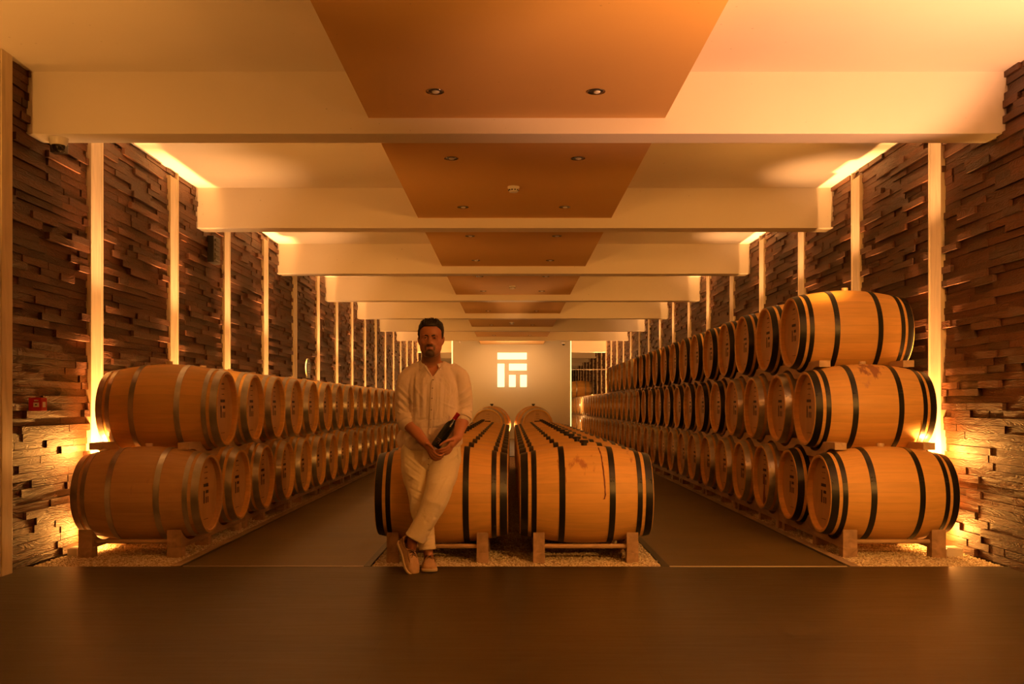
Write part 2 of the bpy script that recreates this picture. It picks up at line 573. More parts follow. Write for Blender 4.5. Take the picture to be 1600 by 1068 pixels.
M = {
    'plaster': plaster_mat('cream_plaster', (0.80, 0.74, 0.66)),
    'plaster_clean': plaster_mat('cream_plaster_clean', (0.80, 0.74, 0.66), False),
    'soffit': plaster_mat('ochre_plasterboard', (0.68, 0.42, 0.16)),
    'board': cladding_mat(),
    'post': timber_mat('pale_post_wood', (0.80, 0.68, 0.50), (16, 16, 2.5), 0.5, 0.18),
    'floor': floor_mat(),
    'floor_lit': floor_mat(2.6),  # same tiles, colour lightened to stand for brighter light along the aisles
    'black_trim': plain('black_edging', (0.012, 0.011, 0.010), 0.45),
    'curb': timber_mat('curb_wood', (0.40, 0.30, 0.20), (20, 3, 20)),
    'metal_strip': plain('brushed_metal_strip', (0.62, 0.55, 0.45), 0.35, 0.7),
    'gravel': gravel_mat('gravel'),
    'pebble': pebble_mat(),
    'stave': stave_mat('oak_staves', (0.68, 0.40, 0.12)),
    'stave_wine': stave_mat('oak_staves_wine_run', (0.68, 0.40, 0.12),
                            [(-0.30, 0.16, 0.26, 0.16, (0.36, 0.13, 0.05), 9, 0.42),
                             (-0.22, -0.10, 0.16, 0.16, (0.36, 0.14, 0.05), 14, 0.39),
                             (0.20, 0.42, 0.24, 0.13, (0.44, 0.19, 0.08), 11, 0.44)]),
    'stave_spill': stave_mat('oak_staves_spilled', (0.68, 0.40, 0.12),
                             [(-0.13, 0.13, 0.31, 0.10, (0.20, 0.05, 0.03), 14, 0.35),
                              (-0.35, 0.25, 0.20, 0.2, (0.50, 0.28, 0.15), 8, 0.52)]),
    'stave_old': stave_mat('oak_staves_weathered', (0.52, 0.32, 0.15),
                           [(-0.40, 0.35, 0.05, 0.33, (0.38, 0.23, 0.13), 8, 0.52)]),
    'head': timber_mat('oak_head', (0.60, 0.38, 0.18), (3, 6, 2.2), 0.5, 0.16),
    'head_rim': timber_mat('oak_chime', (0.46, 0.28, 0.16), (8, 30, 30), 0.55, 0.3),
    'hoop_black': plain('black_hoop', (0.014, 0.013, 0.012), 0.38, 0.35, 0.1, 30),
    'hoop_zinc': plain('galvanised_hoop', (0.50, 0.47, 0.42), 0.36, 0.85, 0.15, 25, 0.25, 9),
    'logo': plain('branded_print', (0.030, 0.012, 0.010), 0.6),
    'bung_black': plain('black_rubber_bung', (0.015, 0.012, 0.012), 0.5),
    'bung_wood': plain('pale_wood_bung', (0.62, 0.46, 0.30), 0.6),
    'rack': timber_mat('rack_timber', (0.42, 0.27, 0.16), (14, 3, 14), 0.6, 0.4),
    'rack_light': timber_mat('pale_rack_timber', (0.62, 0.45, 0.28), (14, 3, 14), 0.6, 0.25),
    'rod': timber_mat('rack_rod_wood', (0.50, 0.34, 0.20), (3, 14, 14), 0.55, 0.4),
    'sign_white': emis('lit_sign_face', (1.0, 0.80, 0.42), 1.25),
    'edge_glow': emis('edge_led', (1.0, 0.66, 0.22), 2.2),
    'partition': plain('partition_paint', (0.42, 0.40, 0.33), 0.5),
    'white_plastic': plain('white_plastic', (0.78, 0.74, 0.68), 0.35),
    'dark_plastic': plain('dark_plastic', (0.02, 0.018, 0.016), 0.3),
    'glass_dark': plain('smoked_dome', (0.012, 0.010, 0.010), 0.06),
    'chrome': plain('chrome_ring', (0.45, 0.42, 0.40), 0.25, 1.0),
    'red': plain('red_plastic', (0.55, 0.02, 0.015), 0.3),
    'paper': plain('paper_label', (0.75, 0.70, 0.6), 0.6),
    'grey_metal': plain('grey_metal', (0.10, 0.09, 0.08), 0.4, 0.4),
}

# ================================================================== ROOM
def struct(o):
    o['kind'] = 'structure'
    return o

Y_BACK, Y_END = -5.0, 58.0

# floor of the front part
mb = MB(); mb.box(-4.2, 4.2, Y_BACK, Y_EDGE, -0.12, 0.0)
struct(mb.build('floor', M['floor']))
# sunk base under the gravel and aisles
mb = MB(); mb.box(-4.2, 4.2, Y_EDGE, Y_END, -0.2, -0.11)
struct(mb.build('floor_base', M['floor']))
# aisles
AL0, AL1 = -2.19, -0.985
AR0, AR1 = 1.062, 2.245
for (a, b_) in ((AL0, AL1), (AR0, AR1)):
    mb = MB(); mb.box(a, b_, Y_EDGE + 0.006, Y_END, -0.11, 0.0)
    struct(mb.build('floor_aisle', M['floor_lit']))
mb = MB(); mb.box(AL1, AR0, 20.2, Y_END, -0.11, 0.0)
struct(mb.build('floor_end', M['floor_lit']))
# metal strips where the aisles meet the front floor
for i, (a, b_) in enumerate(((AL0, AL1), (AR0, AR1))):
    mb = MB(); mb.box(a, b_, Y_EDGE - 0.012, Y_EDGE + 0.010, -0.02, 0.0035)
    tag(struct(mb.build('trim_%d' % (i + 1), M['metal_strip'])), None)
# black edging beside the middle gravel bed, curbs beside the outer beds
n_trim = 3
for (a, b_, z, mt) in ((AL1, AL1 + 0.045, 0.001, 'black_trim'), (AR0 - 0.045, AR0, 0.001, 'black_trim'),
                       (AL0 - 0.022, AL0, 0.001, 'black_trim'), (AR1, AR1 + 0.022, 0.001, 'black_trim'),
                       (AL0 - 0.085, AL0 - 0.022, 0.004, 'curb'), (AR1 + 0.022, AR1 + 0.085, 0.004, 'curb')):
    mb = MB(); mb.box(a, b_, Y_EDGE, Y_END if mt == 'curb' or abs(a) > 2 else 20.2, -0.11, z)
    struct(mb.build('trim_%d' % n_trim, M[mt])); n_trim += 1
mb = MB(); mb.box(AL1 + 0.045, AR0 - 0.045, 20.16, 20.2, -0.11, 0.0)
struct(mb.build('trim_%d' % n_trim, M['black_trim'])); n_trim += 1

# gravel beds: sheet plus modelled pebbles where they are near
rng = np.random.default_rng(7)
ICO_V, ICO_F = None, None
bmi = bmesh.new(); bmesh.ops.create_icosphere(bmi, subdivisions=1, radius=1.0)
ICO_V = np.array([v.co[:] for v in bmi.verts]); ICO_F = np.array([[v.index for v in f.verts] for f in bmi.faces]); bmi.free()

def pebbles(x0, x1, y0, y1, n, z=-0.008):
    c = np.stack([rng.uniform(x0 + .008, x1 - .008, n), y0 + .008 + (y1 - y0) * rng.uniform(0, 1, n) ** 1.25, rng.uniform(z - 0.004, z + 0.006, n)], 1)
    s = rng.uniform(0.0045, 0.009, (n, 1)) * np.stack([rng.uniform(.8, 1.3, n), rng.uniform(.8, 1.3, n), rng.uniform(.5, .8, n)], 1)
    V = ICO_V[None] * (1 + rng.uniform(-.18, .18, (n, 12, 1)))
    V = V * s[:, None, :]
    a = rng.uniform(0, 2 * PI, n); ca, sa = np.cos(a)[:, None], np.sin(a)[:, None]
    X = V[:, :, 0] * ca - V[:, :, 1] * sa; Y = V[:, :, 0] * sa + V[:, :, 1] * ca
    V = np.stack([X, Y, V[:, :, 2]], 2) + c[:, None, :]
    Fc = ICO_F[None] + (np.arange(n) * 12)[:, None, None]
    tone = np.repeat(rng.uniform(0, 1, n), 20)
    return V.reshape(-1, 3), Fc.reshape(-1, 3), tone

def gravel_bed(x0, x1, y1, n, y0=Y_EDGE + 0.002, mid=9.0):
    sheet_v = [(x0, y0, -0.012), (x1, y0, -0.012), (x1, y1, -0.012), (x0, y1, -0.012),
               (x0, y0, -0.11), (x1, y0, -0.11), (x1, y1, -0.11), (x0, y1, -0.11)]
    sheet_f = [(0, 1, 2, 3), (4, 7, 6, 5), (0, 4, 5, 1), (1, 5, 6, 2), (2, 6, 7, 3), (3, 7, 4, 0)]
    V, Fc, tone = pebbles(x0, x1, y0, mid, n)
    verts = sheet_v + V.tolist()
    faces = sheet_f + (Fc + 8).tolist()
    me = bpy.data.meshes.new('gravel')
    me.from_pydata(verts, [], faces)
    me.materials.append(M['gravel']); me.materials.append(M['pebble'])
    mi = np.ones(len(faces), dtype=np.int32); mi[:6] = 0
    me.polygons.foreach_set('material_index', mi)
    at = me.attributes.new('tone', 'FLOAT', 'FACE')
    at.data.foreach_set('value', np.concatenate([np.zeros(6), tone]).astype(np.float32))
    me.update()
    o = bpy.data.objects.new('gravel', me); COL.objects.link(o)
    return o

g = gravel_bed(AL1 + 0.045, AR0 - 0.045, 20.16, 15000, mid=8.2)
tag(g, 'pale gravel bed between the aisles under the middle barrels', 'gravel', None, 'stuff')
g = gravel_bed(-3.215, AL0 - 0.085, Y_END, 14000, mid=9.5)
tag(g, 'pale gravel bed under the barrel stack by the left wall', 'gravel', None, 'stuff')
g = gravel_bed(AR1 + 0.085, 3.312, Y_END, 14000, mid=9.5)
tag(g, 'pale gravel bed under the barrel stack by the right wall', 'gravel', None, 'stuff')

# ceiling
mb = MB(); mb.box(-4.2, 4.2, Y_BACK, Y_END, CEIL, CEIL + 0.15)
struct(mb.build('ceiling', M['plaster']))
# cross beams
for k in range(-3, 14):
    y = BEAM0 + BAY * k
    if k == 7:
        y = 33.3
    if k == 8:
        continue
    mb = MB(); mb.box(XL - 0.06, XR + 0.06, y, y + 0.235, BEAM_BOT, CEIL + 0.01, 0.006)
    struct(mb.build('ceiling_beam', M['plaster']))
# dropped panels between the beams
for k in range(-3, 7):
    y0 = BEAM0 + BAY * (k - 1) + 0.235
    y1 = BEAM0 + BAY * k
    mb = MB(); mb.box(-0.955, 1.037, y0 + 0.001, y1 - 0.001, PANEL_Z, CEIL + 0.01)
    struct(mb.build('ceiling_panel', M['soffit']))
mb = MB(); mb.box(-0.955, 1.037, BEAM0 + BAY * 6 + 0.236, PART_Y + 0.01, PANEL_Z, CEIL + 0.01)
struct(mb.build('ceiling_panel', M['soffit']))

# clad walls
def clad_wall(name, side, y0, y1, seed):
    r = random.Random(seed)
    base = XL - 0.035 if side < 0 else XR + 0.035
    inn = 1 if side < 0 else -1
    V, Fc, tone = [], [], []
    def quad(a, b, c, d, t):
        n = len(V); V.extend((a, b, c, d)); Fc.append((n, n + 1, n + 2, n + 3)); tone.append(t)
    # backing slab
    h = 0.052
    z = 0.0
    nrow = int(CEIL / h) + 1
    for j in range(nrow):
        z0, z1 = j * h, min((j + 1) * h, CEIL + 0.02)
        y = y0 - r.random() * 0.0
        first = True
        while y < y1:
            L = r.choice((0.22, 0.3, 0.38, 0.46, 0.6, 0.75)) * r.uniform(0.85, 1.15)
            if first:
                L *= r.uniform(.3, 1); first = False
            ye = min(y + L, y1)
            d = r.choice((0.006, 0.010, 0.014, 0.018, 0.024, 0.030, 0.040)) + r.uniform(0, .004)
            x = base + inn * d
            t = r.random()
            e = 0.0012
            a, b, c, dd = (x, y + e, z0 + e), (x, ye - e, z0 + e), (x, ye - e, z1 - e), (x, y + e, z1 - e)
            A, B, C_, D = [(base - inn * 0.002, p[1], p[2]) for p in (a, b, c, dd)]
            if side < 0:
                quad(a, b, c, dd, t)
            else:
                quad(dd, c, b, a, t)
            quad(A, B, b, a, t); quad(dd, c, C_, D, t); quad(A, a, dd, D, t); quad(b, B, C_, c, t)
            y = ye
    n = len(V)
    x2 = base - inn * 0.12
    V.extend([(base, y0, -0.1), (base, y1, -0.1), (base, y1, CEIL + .05), (base, y0, CEIL + .05),
              (x2, y0, -0.1), (x2, y1, -0.1), (x2, y1, CEIL + .05), (x2, y0, CEIL + .05)])
    for f in ((0, 1, 2, 3), (4, 7, 6, 5), (0, 4, 5, 1), (1, 5, 6, 2), (2, 6, 7, 3), (3, 7, 4, 0)):
        Fc.append(tuple(i + n for i in f)); tone.append(0.1)
    o = mesh_obj(name, V, Fc, M['board'])
    at = o.data.attributes.new('board', 'FLOAT', 'FACE')
    at.data.foreach_set('value', np.array(tone, dtype=np.float32))
    return struct(o)

clad_wall('wall_left', -1, 6.16, Y_END, 3)
clad_wall('wall_right', 1, 5.55, Y_END, 5)
# plastered walls of the front part, behind and beside the camera
mb = MB(); mb.box(-3.42, -3.225, Y_BACK, 6.02, 0, CEIL + 0.02); struct(mb.build('wall_left_front', M['plaster_clean']))
mb = MB(); mb.box(3.32, 3.5, Y_BACK, 5.54, 0, CEIL + 0.02); struct(mb.build('wall_right_front', M['plaster_clean']))
mb = MB(); mb.box(-3.42, 3.5, Y_BACK - 0.15, Y_BACK, 0, CEIL + 0.02); struct(mb.build('wall_back', M['plaster_clean']))
mb = MB(); mb.box(-3.5, 3.6, Y_END, Y_END + 0.15, -0.1, CEIL + 0.02); struct(mb.build('wall_far', M['plaster_clean']))
mb = MB(); mb.box(-3.36, -3.196, 6.03, 6.16, 0, CEIL, 0.004); mb.box(-3.36, -3.203, 6.02, 6.05, 0, CEIL)
struct(mb.build('trim_20', M['post']))

# partition with the lit sign
mb = MB(); mb.box(-1.85, 1.90, PART_Y, PART_Y + 0.12, 0, CEIL)
struct(mb.build('wall_partition', M['partition']))
for nm, x, w in (('trim_21', 1.903, .03), ('trim_22', -1.883, .03)):
    mb = MB(); mb.box(x, x + w, PART_Y + 0.01, PART_Y + 0.11, 0, CEIL)
    struct(mb.build(nm, M['edge_glow']))

sign = empty('lit_sign', (0.045, PART_Y, 2.19), 0, 'glowing sign of five pale bars on the grey partition at the far end', 'sign')
K = 0.0218 / 10.68   # metres per pixel of the measured sign view
for (a, b_, c, d) in ((418, 876, 352, 455), (418, 527, 523, 886), (598, 876, 523, 628), (598, 702, 698, 886), (772, 876, 698, 886)):
    mb = MB(); mb.box((a - 647) * K, (b_ - 647) * K, -0.035, -0.002, (619 - d) * K, (619 - c) * K)
    mb.build('bar', M['sign_white'], sign)
# thin rail across the opening beside the partition
mb = MB(); mb.limb([(1.885, 30.66, 2.204), (3.30, 30.66, 2.204)], [0.012, 0.012], 8)
tag(mb.build('cross_rail', M['metal_strip']), 'thin horizontal metal rail crossing the opening right of the partition', 'rail')

# ================================================================== POSTS
ORD = ['first', 'second', 'third', 'fourth', 'fifth', 'sixth', 'seventh', 'eighth', 'ninth', 'tenth', 'eleventh', 'twelfth', 'thirteenth',
       'fourteenth', 'fifteenth', 'sixteenth', 'seventeenth', 'eighteenth', 'nineteenth', 'twentieth', 'twenty-first', 'twenty-second',
       'twenty-third', 'twenty-fourth', 'twenty-fifth', 'twenty-sixth', 'twenty-seventh', 'twenty-eighth', 'twenty-ninth', 'thirtieth',
       'thirty-first', 'thirty-second', 'thirty-third', 'thirty-fourth', 'thirty-fifth', 'thirty-sixth', 'thirty-seventh', 'thirty-eighth', 'thirty-ninth']

def post(side, i):
    y = POST0 + PSTEP * i
    t = empty('wall_post', (XL if side < 0 else XR, y, 0))
    s = 1 if side < 0 else -1
    x0, x1 = -0.04 * s, 0.010 * s
    mb = MB(); mb.box(min(x0, x1), max(x0, x1), -0.085, 0.085, -0.1, 3.25, 0.003)
    mb.build('core', M['post'], t)
    for (a, b_) in ((-0.112, -0.087), (0.087, 0.112)):
        x2 = 0.014 * s
        mb = MB(); mb.box(min(x0, x2), max(x0, x2), a, b_, -0.1, CEIL if a > 0 else 3.25, 0.002)
        mb.build('edge_strip', M['post'], t)
    nm = 'left' if side < 0 else 'right'
    lit = 'unlit brown' if (side < 0 and i == 4) or (side > 0 and i == 10) else 'lit pale'
    tag(t, '%s wooden post on the %s wall, %s from the front' % (lit, nm, ORD[i]), 'post', None if False else 'posts along the %s wall' % nm)
    return t

for i in range(27):
    post(-1, i)
for i in range(27):
    post(1, i)

# ================================================================== BARRELS
BL, RB, RH = 0.91, 0.345, 0.283     # length, bilge radius, end radius
def br(x):
    return RB - (RB - RH) * (abs(x) / (BL / 2)) ** 1.85

def make_body():
    mb = MB()
    xs = np.linspace(-BL / 2, BL / 2, 25)
    prof = [(br(x), x) for x in xs]
    # chime ends: thickness, then recess wall
    e = BL / 2
    prof = [(RH - 0.022, -e + 0.045), (RH - 0.022, -e + 0.006), (RH - 0.016, -e)] + prof + [(RH - 0.016, e), (RH - 0.022, e - 0.006), (RH - 0.022, e - 0.045)]
    mb.lathe(prof, 60, 'x')
    return mb

body_mesh = {}
def staves(mat, parent):
    o = make_body().build('stave_body', M[mat], parent)
    return auto_smooth(o, 40)

HOOPS = [(-BL / 2 + 0.004, 0.050), (-BL / 2 + 0.078, 0.034), (-BL / 2 + 0.265, 0.040)]
def hoop_mb(x0, w, flip):
    a, b_ = x0, x0 + w
    if flip:
        a, b_ = -b_, -a
    t = 0.0035
    mb = MB()
    prof = [(br(a) - 0.002, a), (br(a) + t, a), (br(b_) + t, b_), (br(b_) - 0.002, b_)]
    mb.lathe(prof, 60, 'x', closed=True)
    # rivets
    xm = (a + b_) / 2
    for (ang) in (0.35, 0.43):
        for dx in (-0.25, 0.25):
            rr = br(xm) + t
            c = (xm + dx * w, -rr * math.cos(ang), rr * math.sin(ang))
            bm = bmesh.new(); bmesh.ops.create_icosphere(bm, subdivisions=1, radius=0.0045)
            mb.bm(bm, Matrix.Translation(c))
    return mb

def print_mb(sx):
    """print on a head facing sx along x; reads the right way round from outside"""
    mb = MB()
    x = sx * (BL / 2 - 0.0395)
    def rect(u0, u1, v0, v1):
        # u to the viewer's right, v up
        ya, yb = (u0, u1) if sx > 0 else (-u0, -u1)
        y0, y1 = min(ya, yb), max(ya, yb)
        mb.box(min(x, x + sx * 0.0012), max(x, x + sx * 0.0012), y0, y1, v0, v1)
    S = 0.142
    W = 0.110
    def r(u0, u1, v0, v1): rect(-W / 2 + u0 * W, -W / 2 + u1 * W, S / 2 - v1 * S, S / 2 - v0 * S)
    r(0, .97, 0, .155); r(0, .20, .345, 1.0); r(.48, 1.0, .345, .50); r(.48, .64, .68, 1.0); r(.84, 1.0, .68, 1.0)
    return mb

def script_mb(sx):
    mb = MB(); x = sx * (BL / 2 - 0.0395)
    rr = random.Random(4)
    for row, (v, n, hgt) in enumerate(((0.185, 5, 0.022), (0.150, 9, 0.006), (0.108, 7, 0.007), (-0.19, 10, 0.005))):
        for k in range(n):
            u = (k - (n - 1) / 2) * (0.013 if row == 0 else 0.010)
            hh = hgt * rr.uniform(.5, 1)
            mb.box(min(x, x + sx * 0.001), max(x, x + sx * 0.001), u - 0.003, u + 0.002, v, v + hh)
    return mb

def make_barrel(hoop, bung='bung_wood', mat='stave', stain_head=False):
    t = empty('wine_barrel')
    staves(mat, t)
    for sx in (-1, 1):
        mb = MB(); e = sx * (BL / 2 - 0.040)
        mb.lathe([(0.0001, e), (RH - 0.0205, e), (RH - 0.0205, e - sx * 0.02), (0.0001, e - sx * 0.02)] if sx > 0 else
                 [(0.0001, e - sx * 0.02), (RH - 0.0205, e - sx * 0.02), (RH - 0.0205, e), (0.0001, e)], 48, 'x')
        h = mb.build('head', M['head'], t)
        print_mb(sx).build('emblem', M['logo'], h)
        script_mb(sx).build('print', M['logo'], h)
    if stain_head:
        mb = MB(); x = -(BL / 2 - 0.0395)
        pts = [(-0.012, 0.02), (0.004, 0.03), (0.02, 0.0), (0.03, -0.10), (0.05, -0.17), (0.055, -0.23), (0.03, -0.255), (-0.02, -0.258), (-0.05, -0.25), (-0.035, -0.2), (-0.01, -0.16), (-0.004, -0.08)]
        n = len(pts)
        mb.add([(x, p[0], p[1]) for p in pts] + [(x - 0.0016, p[0], p[1]) for p in pts],
               [tuple(range(n)), tuple(range(2 * n - 1, n - 1, -1))] + [(i, (i + 1) % n, n + (i + 1) % n, n + i) for i in range(n)])
        o = mb.build('wine_stain', M['stain'], t)
    for (x0, w) in HOOPS:
        for fl in (False, True):
            o = hoop_mb(x0, w, fl).build('hoop', M[hoop], t)
            auto_smooth(o, 30)
    mb = MB()
    if bung == 'bung_black':
        mb.lathe([(0.020, RB - 0.012), (0.021, RB + 0.016), (0.031, RB + 0.018), (0.033, RB + 0.034), (0.028, RB + 0.038), (0.0001, RB + 0.038)], 18)
    else:
        mb.lathe([(0.024, RB - 0.012), (0.027, RB + 0.02), (0.026, RB + 0.022), (0.0001, RB + 0.022)], 18)
    auto_smooth(mb.build('bung', M[bung], t), 35)
    return t

M['stain'] = plain('dried_wine', (0.16, 0.045, 0.03), 0.6)
HOOPNAME = {'hoop_black': 'black', 'hoop_zinc': 'grey'}
protos = {}
def get_barrel(hoop, bung, mat='stave', stain_head=False):
    key = (hoop, bung, mat, stain_head)
    if key not in protos:
        p = make_barrel(hoop, bung, mat, stain_head)
        remember(p)
        protos[key] = [p, False]
    pr = protos[key]
    if not pr[1]:
        pr[1] = True
        return pr[0]
    return copy_tree(pr[0])

rr = random.Random(11)
def put_barrel(x, y, z, rz, hoop, label, group, bung='bung_wood', mat='stave', stain_head=False):
    o = get_barrel(hoop, bung, mat, stain_head)
    o.location = (x, y, z)
    o.rotation_euler = (0, 0, rz)
    tag(o, label, 'barrel', group)
    return o

D1, PITCH = 7.05, 0.82
TIER_Z = (0.43, 1.05, 1.67)
R_BLACK = ({0, 1}, {0} | set(range(4, 13)), set(range(0, 13)))
TN = (('bottom', 'middle', 'top'), ('bottom', 'top'))
RX = (2.715, 2.735, 2.745)
NR = (39, 38, 19)
for tier in range(3):
    for k in range(NR[tier]):
        y = D1 + PITCH * (k + 0.5 * tier)
        hoop = 'hoop_black' if k in R_BLACK[tier] else 'hoop_zinc'
        mat, sh, extra = 'stave', False, ''
        if tier == 1 and k == 0: mat, extra = 'stave_spill', ' with red wine spill'
        if tier == 0 and k == 2: sh, extra = True, ' with stained head'
        put_barrel(RX[tier] + rr.uniform(-.006, .006), y + rr.uniform(-.008, .008), TIER_Z[tier], PI * 0, hoop,
                   '%s-hooped barrel%s, %s from the front, %s tier, right wall stack' % (HOOPNAME[hoop], extra, ORD[k], TN[0][tier]),
                   'barrels in the %s tier by the right wall' % TN[0][tier], 'bung_wood', mat, sh)
put_barrel(2.72, D1 + PITCH * 37, TIER_Z[2], 0, 'hoop_zinc', 'lone oak barrel on the stack far behind, seen in the opening beside the partition', None)
for tier in range(2):
    for k in range(26):
        y = D1 + PITCH * (k + 0.5 * tier)
        mat = 'stave_old' if (tier == 0 and k == 0) else 'stave'
        put_barrel(-2.655 + rr.uniform(-.006, .006), y + rr.uniform(-.008, .008), TIER_Z[tier], PI, 'hoop_zinc',
                   '%sgrey-hooped barrel, %s from the front, %s tier, left wall stack' % ('stained ' if mat == 'stave_old' else '', ORD[k], TN[1][tier]),
                   'barrels in the %s tier by the left wall' % TN[1][tier], 'bung_wood', mat)
DC, PC = 6.82, 0.735
for s, x in (('left', -0.475), ('right', 0.52)):
    for k in range(14):
        mat = 'stave_wine' if (s == 'right' and k == 0) else 'stave'
        lab = 'black-hooped barrel, %s from the front in the %s row between the aisles' % (ORD[k], s)
        if mat == 'stave_wine':
            lab = 'front barrel of the right middle row, black hoops, dark wine run down its staves'
        if s == 'left' and k == 0:
            lab = 'front barrel of the left middle row, the one the man leans on, black hoops'
        put_barrel(x, DC + PC * k, 0.447, 0, 'hoop_black', lab, 'barrels in the %s row between the aisles' % s, 'bung_black', mat)
# the long wine run
mb = MB()
_run = [(0.615, 118), (0.617, 106), (0.624, 92), (0.626, 76), (0.630, 60), (0.634, 44), (0.637, 30), (0.640, 20), (0.631, 13), (0.622, 14)]
run = []
for i in range(len(_run) - 1):
    for t in (0, .2, .4, .6, .8):
        run.append((_run[i][0] * (1 - t) + _run[i + 1][0] * t, _run[i][1] * (1 - t) + _run[i + 1][1] * t))
vs = []
r2 = random.Random(2)
for (x, a) in run:
    rad = br(x - 0.52) + 0.0022
    for dx in (-1, 1):
        w = 0.0045 * r2.uniform(.6, 1.5)
        vs.append((x + dx * w - 0.52, -rad * math.cos(R((a - 14) * 0.74)), rad * math.sin(R((a - 14) * 0.74))))
fs = [(2 * i, 2 * i + 1, 2 * i + 3, 2 * i + 2) for i in range(len(run) - 1)]
pf = [o for o in COL.objects if o.get('label', '').startswith('front barrel of the right middle')][0]
st = mesh_obj('wine_run', vs, fs, M['stain'], pf)
md = st.modifiers.new('thick', 'SOLIDIFY'); md.thickness = 0.002; md.offset = 1
md = st.modifiers.new('sub', 'SUBSURF'); md.levels = 2; md.render_levels = 2

# two barrels set crosswise at the end of the middle rows
for sx, xx, w in ((1, -0.355, 'left'), (-1, 0.425, 'right')):
    put_barrel(xx, 18.0, 0.715, PI / 2 - sx * R(9), 'hoop_zinc',
               'barrel turned end-on behind the %s middle row, before the partition' % w, None, 'bung_black')

# ================================================================== RACKS
def rail_mb(x0, x1, y0, y1, zb, zt, lo, hi):
    """a rail along Y between y0 and y1, carved by barrels: lo/hi = lists of (yc, zc, r) below / above"""
    n = int((y1 - y0) / 0.02) + 1
    ys = np.linspace(y0, y1, n)
    top, bot = [], []
    for y in ys:
        t, b_ = zt, zb
        for (yc, zc, r) in hi:
            if abs(y - yc) < r: t = min(t, zc - math.sqrt(r * r - (y - yc) ** 2))
        for (yc, zc, r) in lo:
            if abs(y - yc) < r: b_ = max(b_, zc + math.sqrt(r * r - (y - yc) ** 2))
        top.append(max(t, zb + 0.01)); bot.append(min(b_, t - 0.008))
    mb = MB()
    rings = [[(x0, y, b_), (x1, y, b_), (x1, y, t), (x0, y, t)] for y, b_, t in zip(ys, bot, top)]
    mb.rings(rings)
    return mb

def make_floor_rack(x_in, x_out, pitch, zc, first_foot=0.10, w=0.10):
    """rack for two barrels, origin at the first barrel's axis on the ground"""
    t = empty('barrel_rack')
    RS = 0.333
    for (a, b_) in ((x_in, x_in + w), (x_out - w, x_out)):
        r_ = rail_mb(a, b_, -0.235, pitch * 2 - 0.245, 0.06, 0.205, [], [(0, zc, RS), (pitch, zc, RS)])
        r_.build('rail', M['rack'], t)
        for (y0, y1) in ((-0.238, -0.15), (pitch - 0.45, pitch - 0.37), (pitch + 0.40, pitch + 0.48)):
            mb = MB(); mb.box(a - 0.002, b_ + 0.002, y0, y1, -0.008, 0.062 if y0 > -0.2 else 0.065, 0.004)
            mb.build('foot', M['rack'], t)
    for y in (-0.19, pitch - 0.41, pitch + 0.44):
        mb = MB(); mb.limb([(x_in + w - 0.01, y, 0.105), (x_out - w + 0.01, y, 0.105)], [0.016, 0.016], 12)
        mb.build('crossbar', M['rod'], t, True)
    remember(t)
    return t

def make_tier_rack(x_in, x_out, pitch, tier_h, w=0.085):
    """rack between two staggered tiers; origin on the lower tier's axis at the first LOWER barrel"""
    t = empty('barrel_rack')
    RS = 0.327
    for (a, b_) in ((x_in, x_in + w), (x_out - w, x_out)):
        lo = [(pitch * k, 0, RS) for k in range(-1, 4)]
        hi = [(pitch * (k + 0.5), tier_h, RS) for k in range(-1, 4)]
        rail_mb(a, b_, -0.06, pitch * 2 - 0.066, 0.248, 0.372, lo, hi).build('rail', M['rack_light'], t)
    for y in (pitch * 0.5, pitch * 1.5):
        mb = MB(); mb.limb([(x_in + w - 0.01, y, 0.258), (x_out - w + 0.01, y, 0.258)], [0.010, 0.010], 8)
        mb.build('crossbar', M['rack_light'], t)
    remember(t)
    return t

def series(first, n, step, loc0, labelf, group):
    for k in range(n):
        o = first if k == 0 else copy_tree(first)
        o.location = (loc0[0], loc0[1] + step * k, loc0[2])
        tag(o, labelf(k), 'rack', group)

NRK = 19
series(make_floor_rack(2.36, 3.09, PITCH, TIER_Z[0]), NRK, 2 * PITCH, (0, D1, 0),
       lambda k: 'brown timber floor rack under the right wall stack, %s from the front' % ORD[k], 'floor racks by the right wall')
series(make_floor_rack(-3.07, -2.34, PITCH, TIER_Z[0]), 13, 2 * PITCH, (0, D1, 0),
       lambda k: 'brown timber floor rack under the left wall stack, %s from the front' % ORD[k], 'floor racks by the left wall')
series(make_tier_rack(2.36, 3.09, PITCH, 0.62), NRK, 2 * PITCH, (0, D1, TIER_Z[0]),
       lambda k: 'pale rack between bottom and middle tiers, right wall, %s from the front' % ORD[k], 'racks on the bottom tier by the right wall')
series(make_tier_rack(2.38, 3.11, PITCH, 0.62), 10, 2 * PITCH, (0, D1 + PITCH / 2, TIER_Z[1]),
       lambda k: 'pale rack between middle and top tiers, right wall, %s from the front' % ORD[k], 'racks on the middle tier by the right wall')
series(make_tier_rack(-3.07, -2.34, PITCH, 0.62), 13, 2 * PITCH, (0, D1, TIER_Z[0]),
       lambda k: 'pale rack between the two tiers, left wall, %s from the front' % ORD[k], 'racks on the bottom tier by the left wall')
for s, a, b_ in (('left', -0.85, -0.155), ('right', 0.155, 0.875)):
    f = make_floor_rack(a, b_, PC, 0.447, w=0.078)
    series(f, 7, 2 * PC, (0, DC, 0),
           lambda k: 'timber floor rack under the %s middle row, %s from the front' % (s, ORD[k]), 'floor racks of the %s middle row' % s)
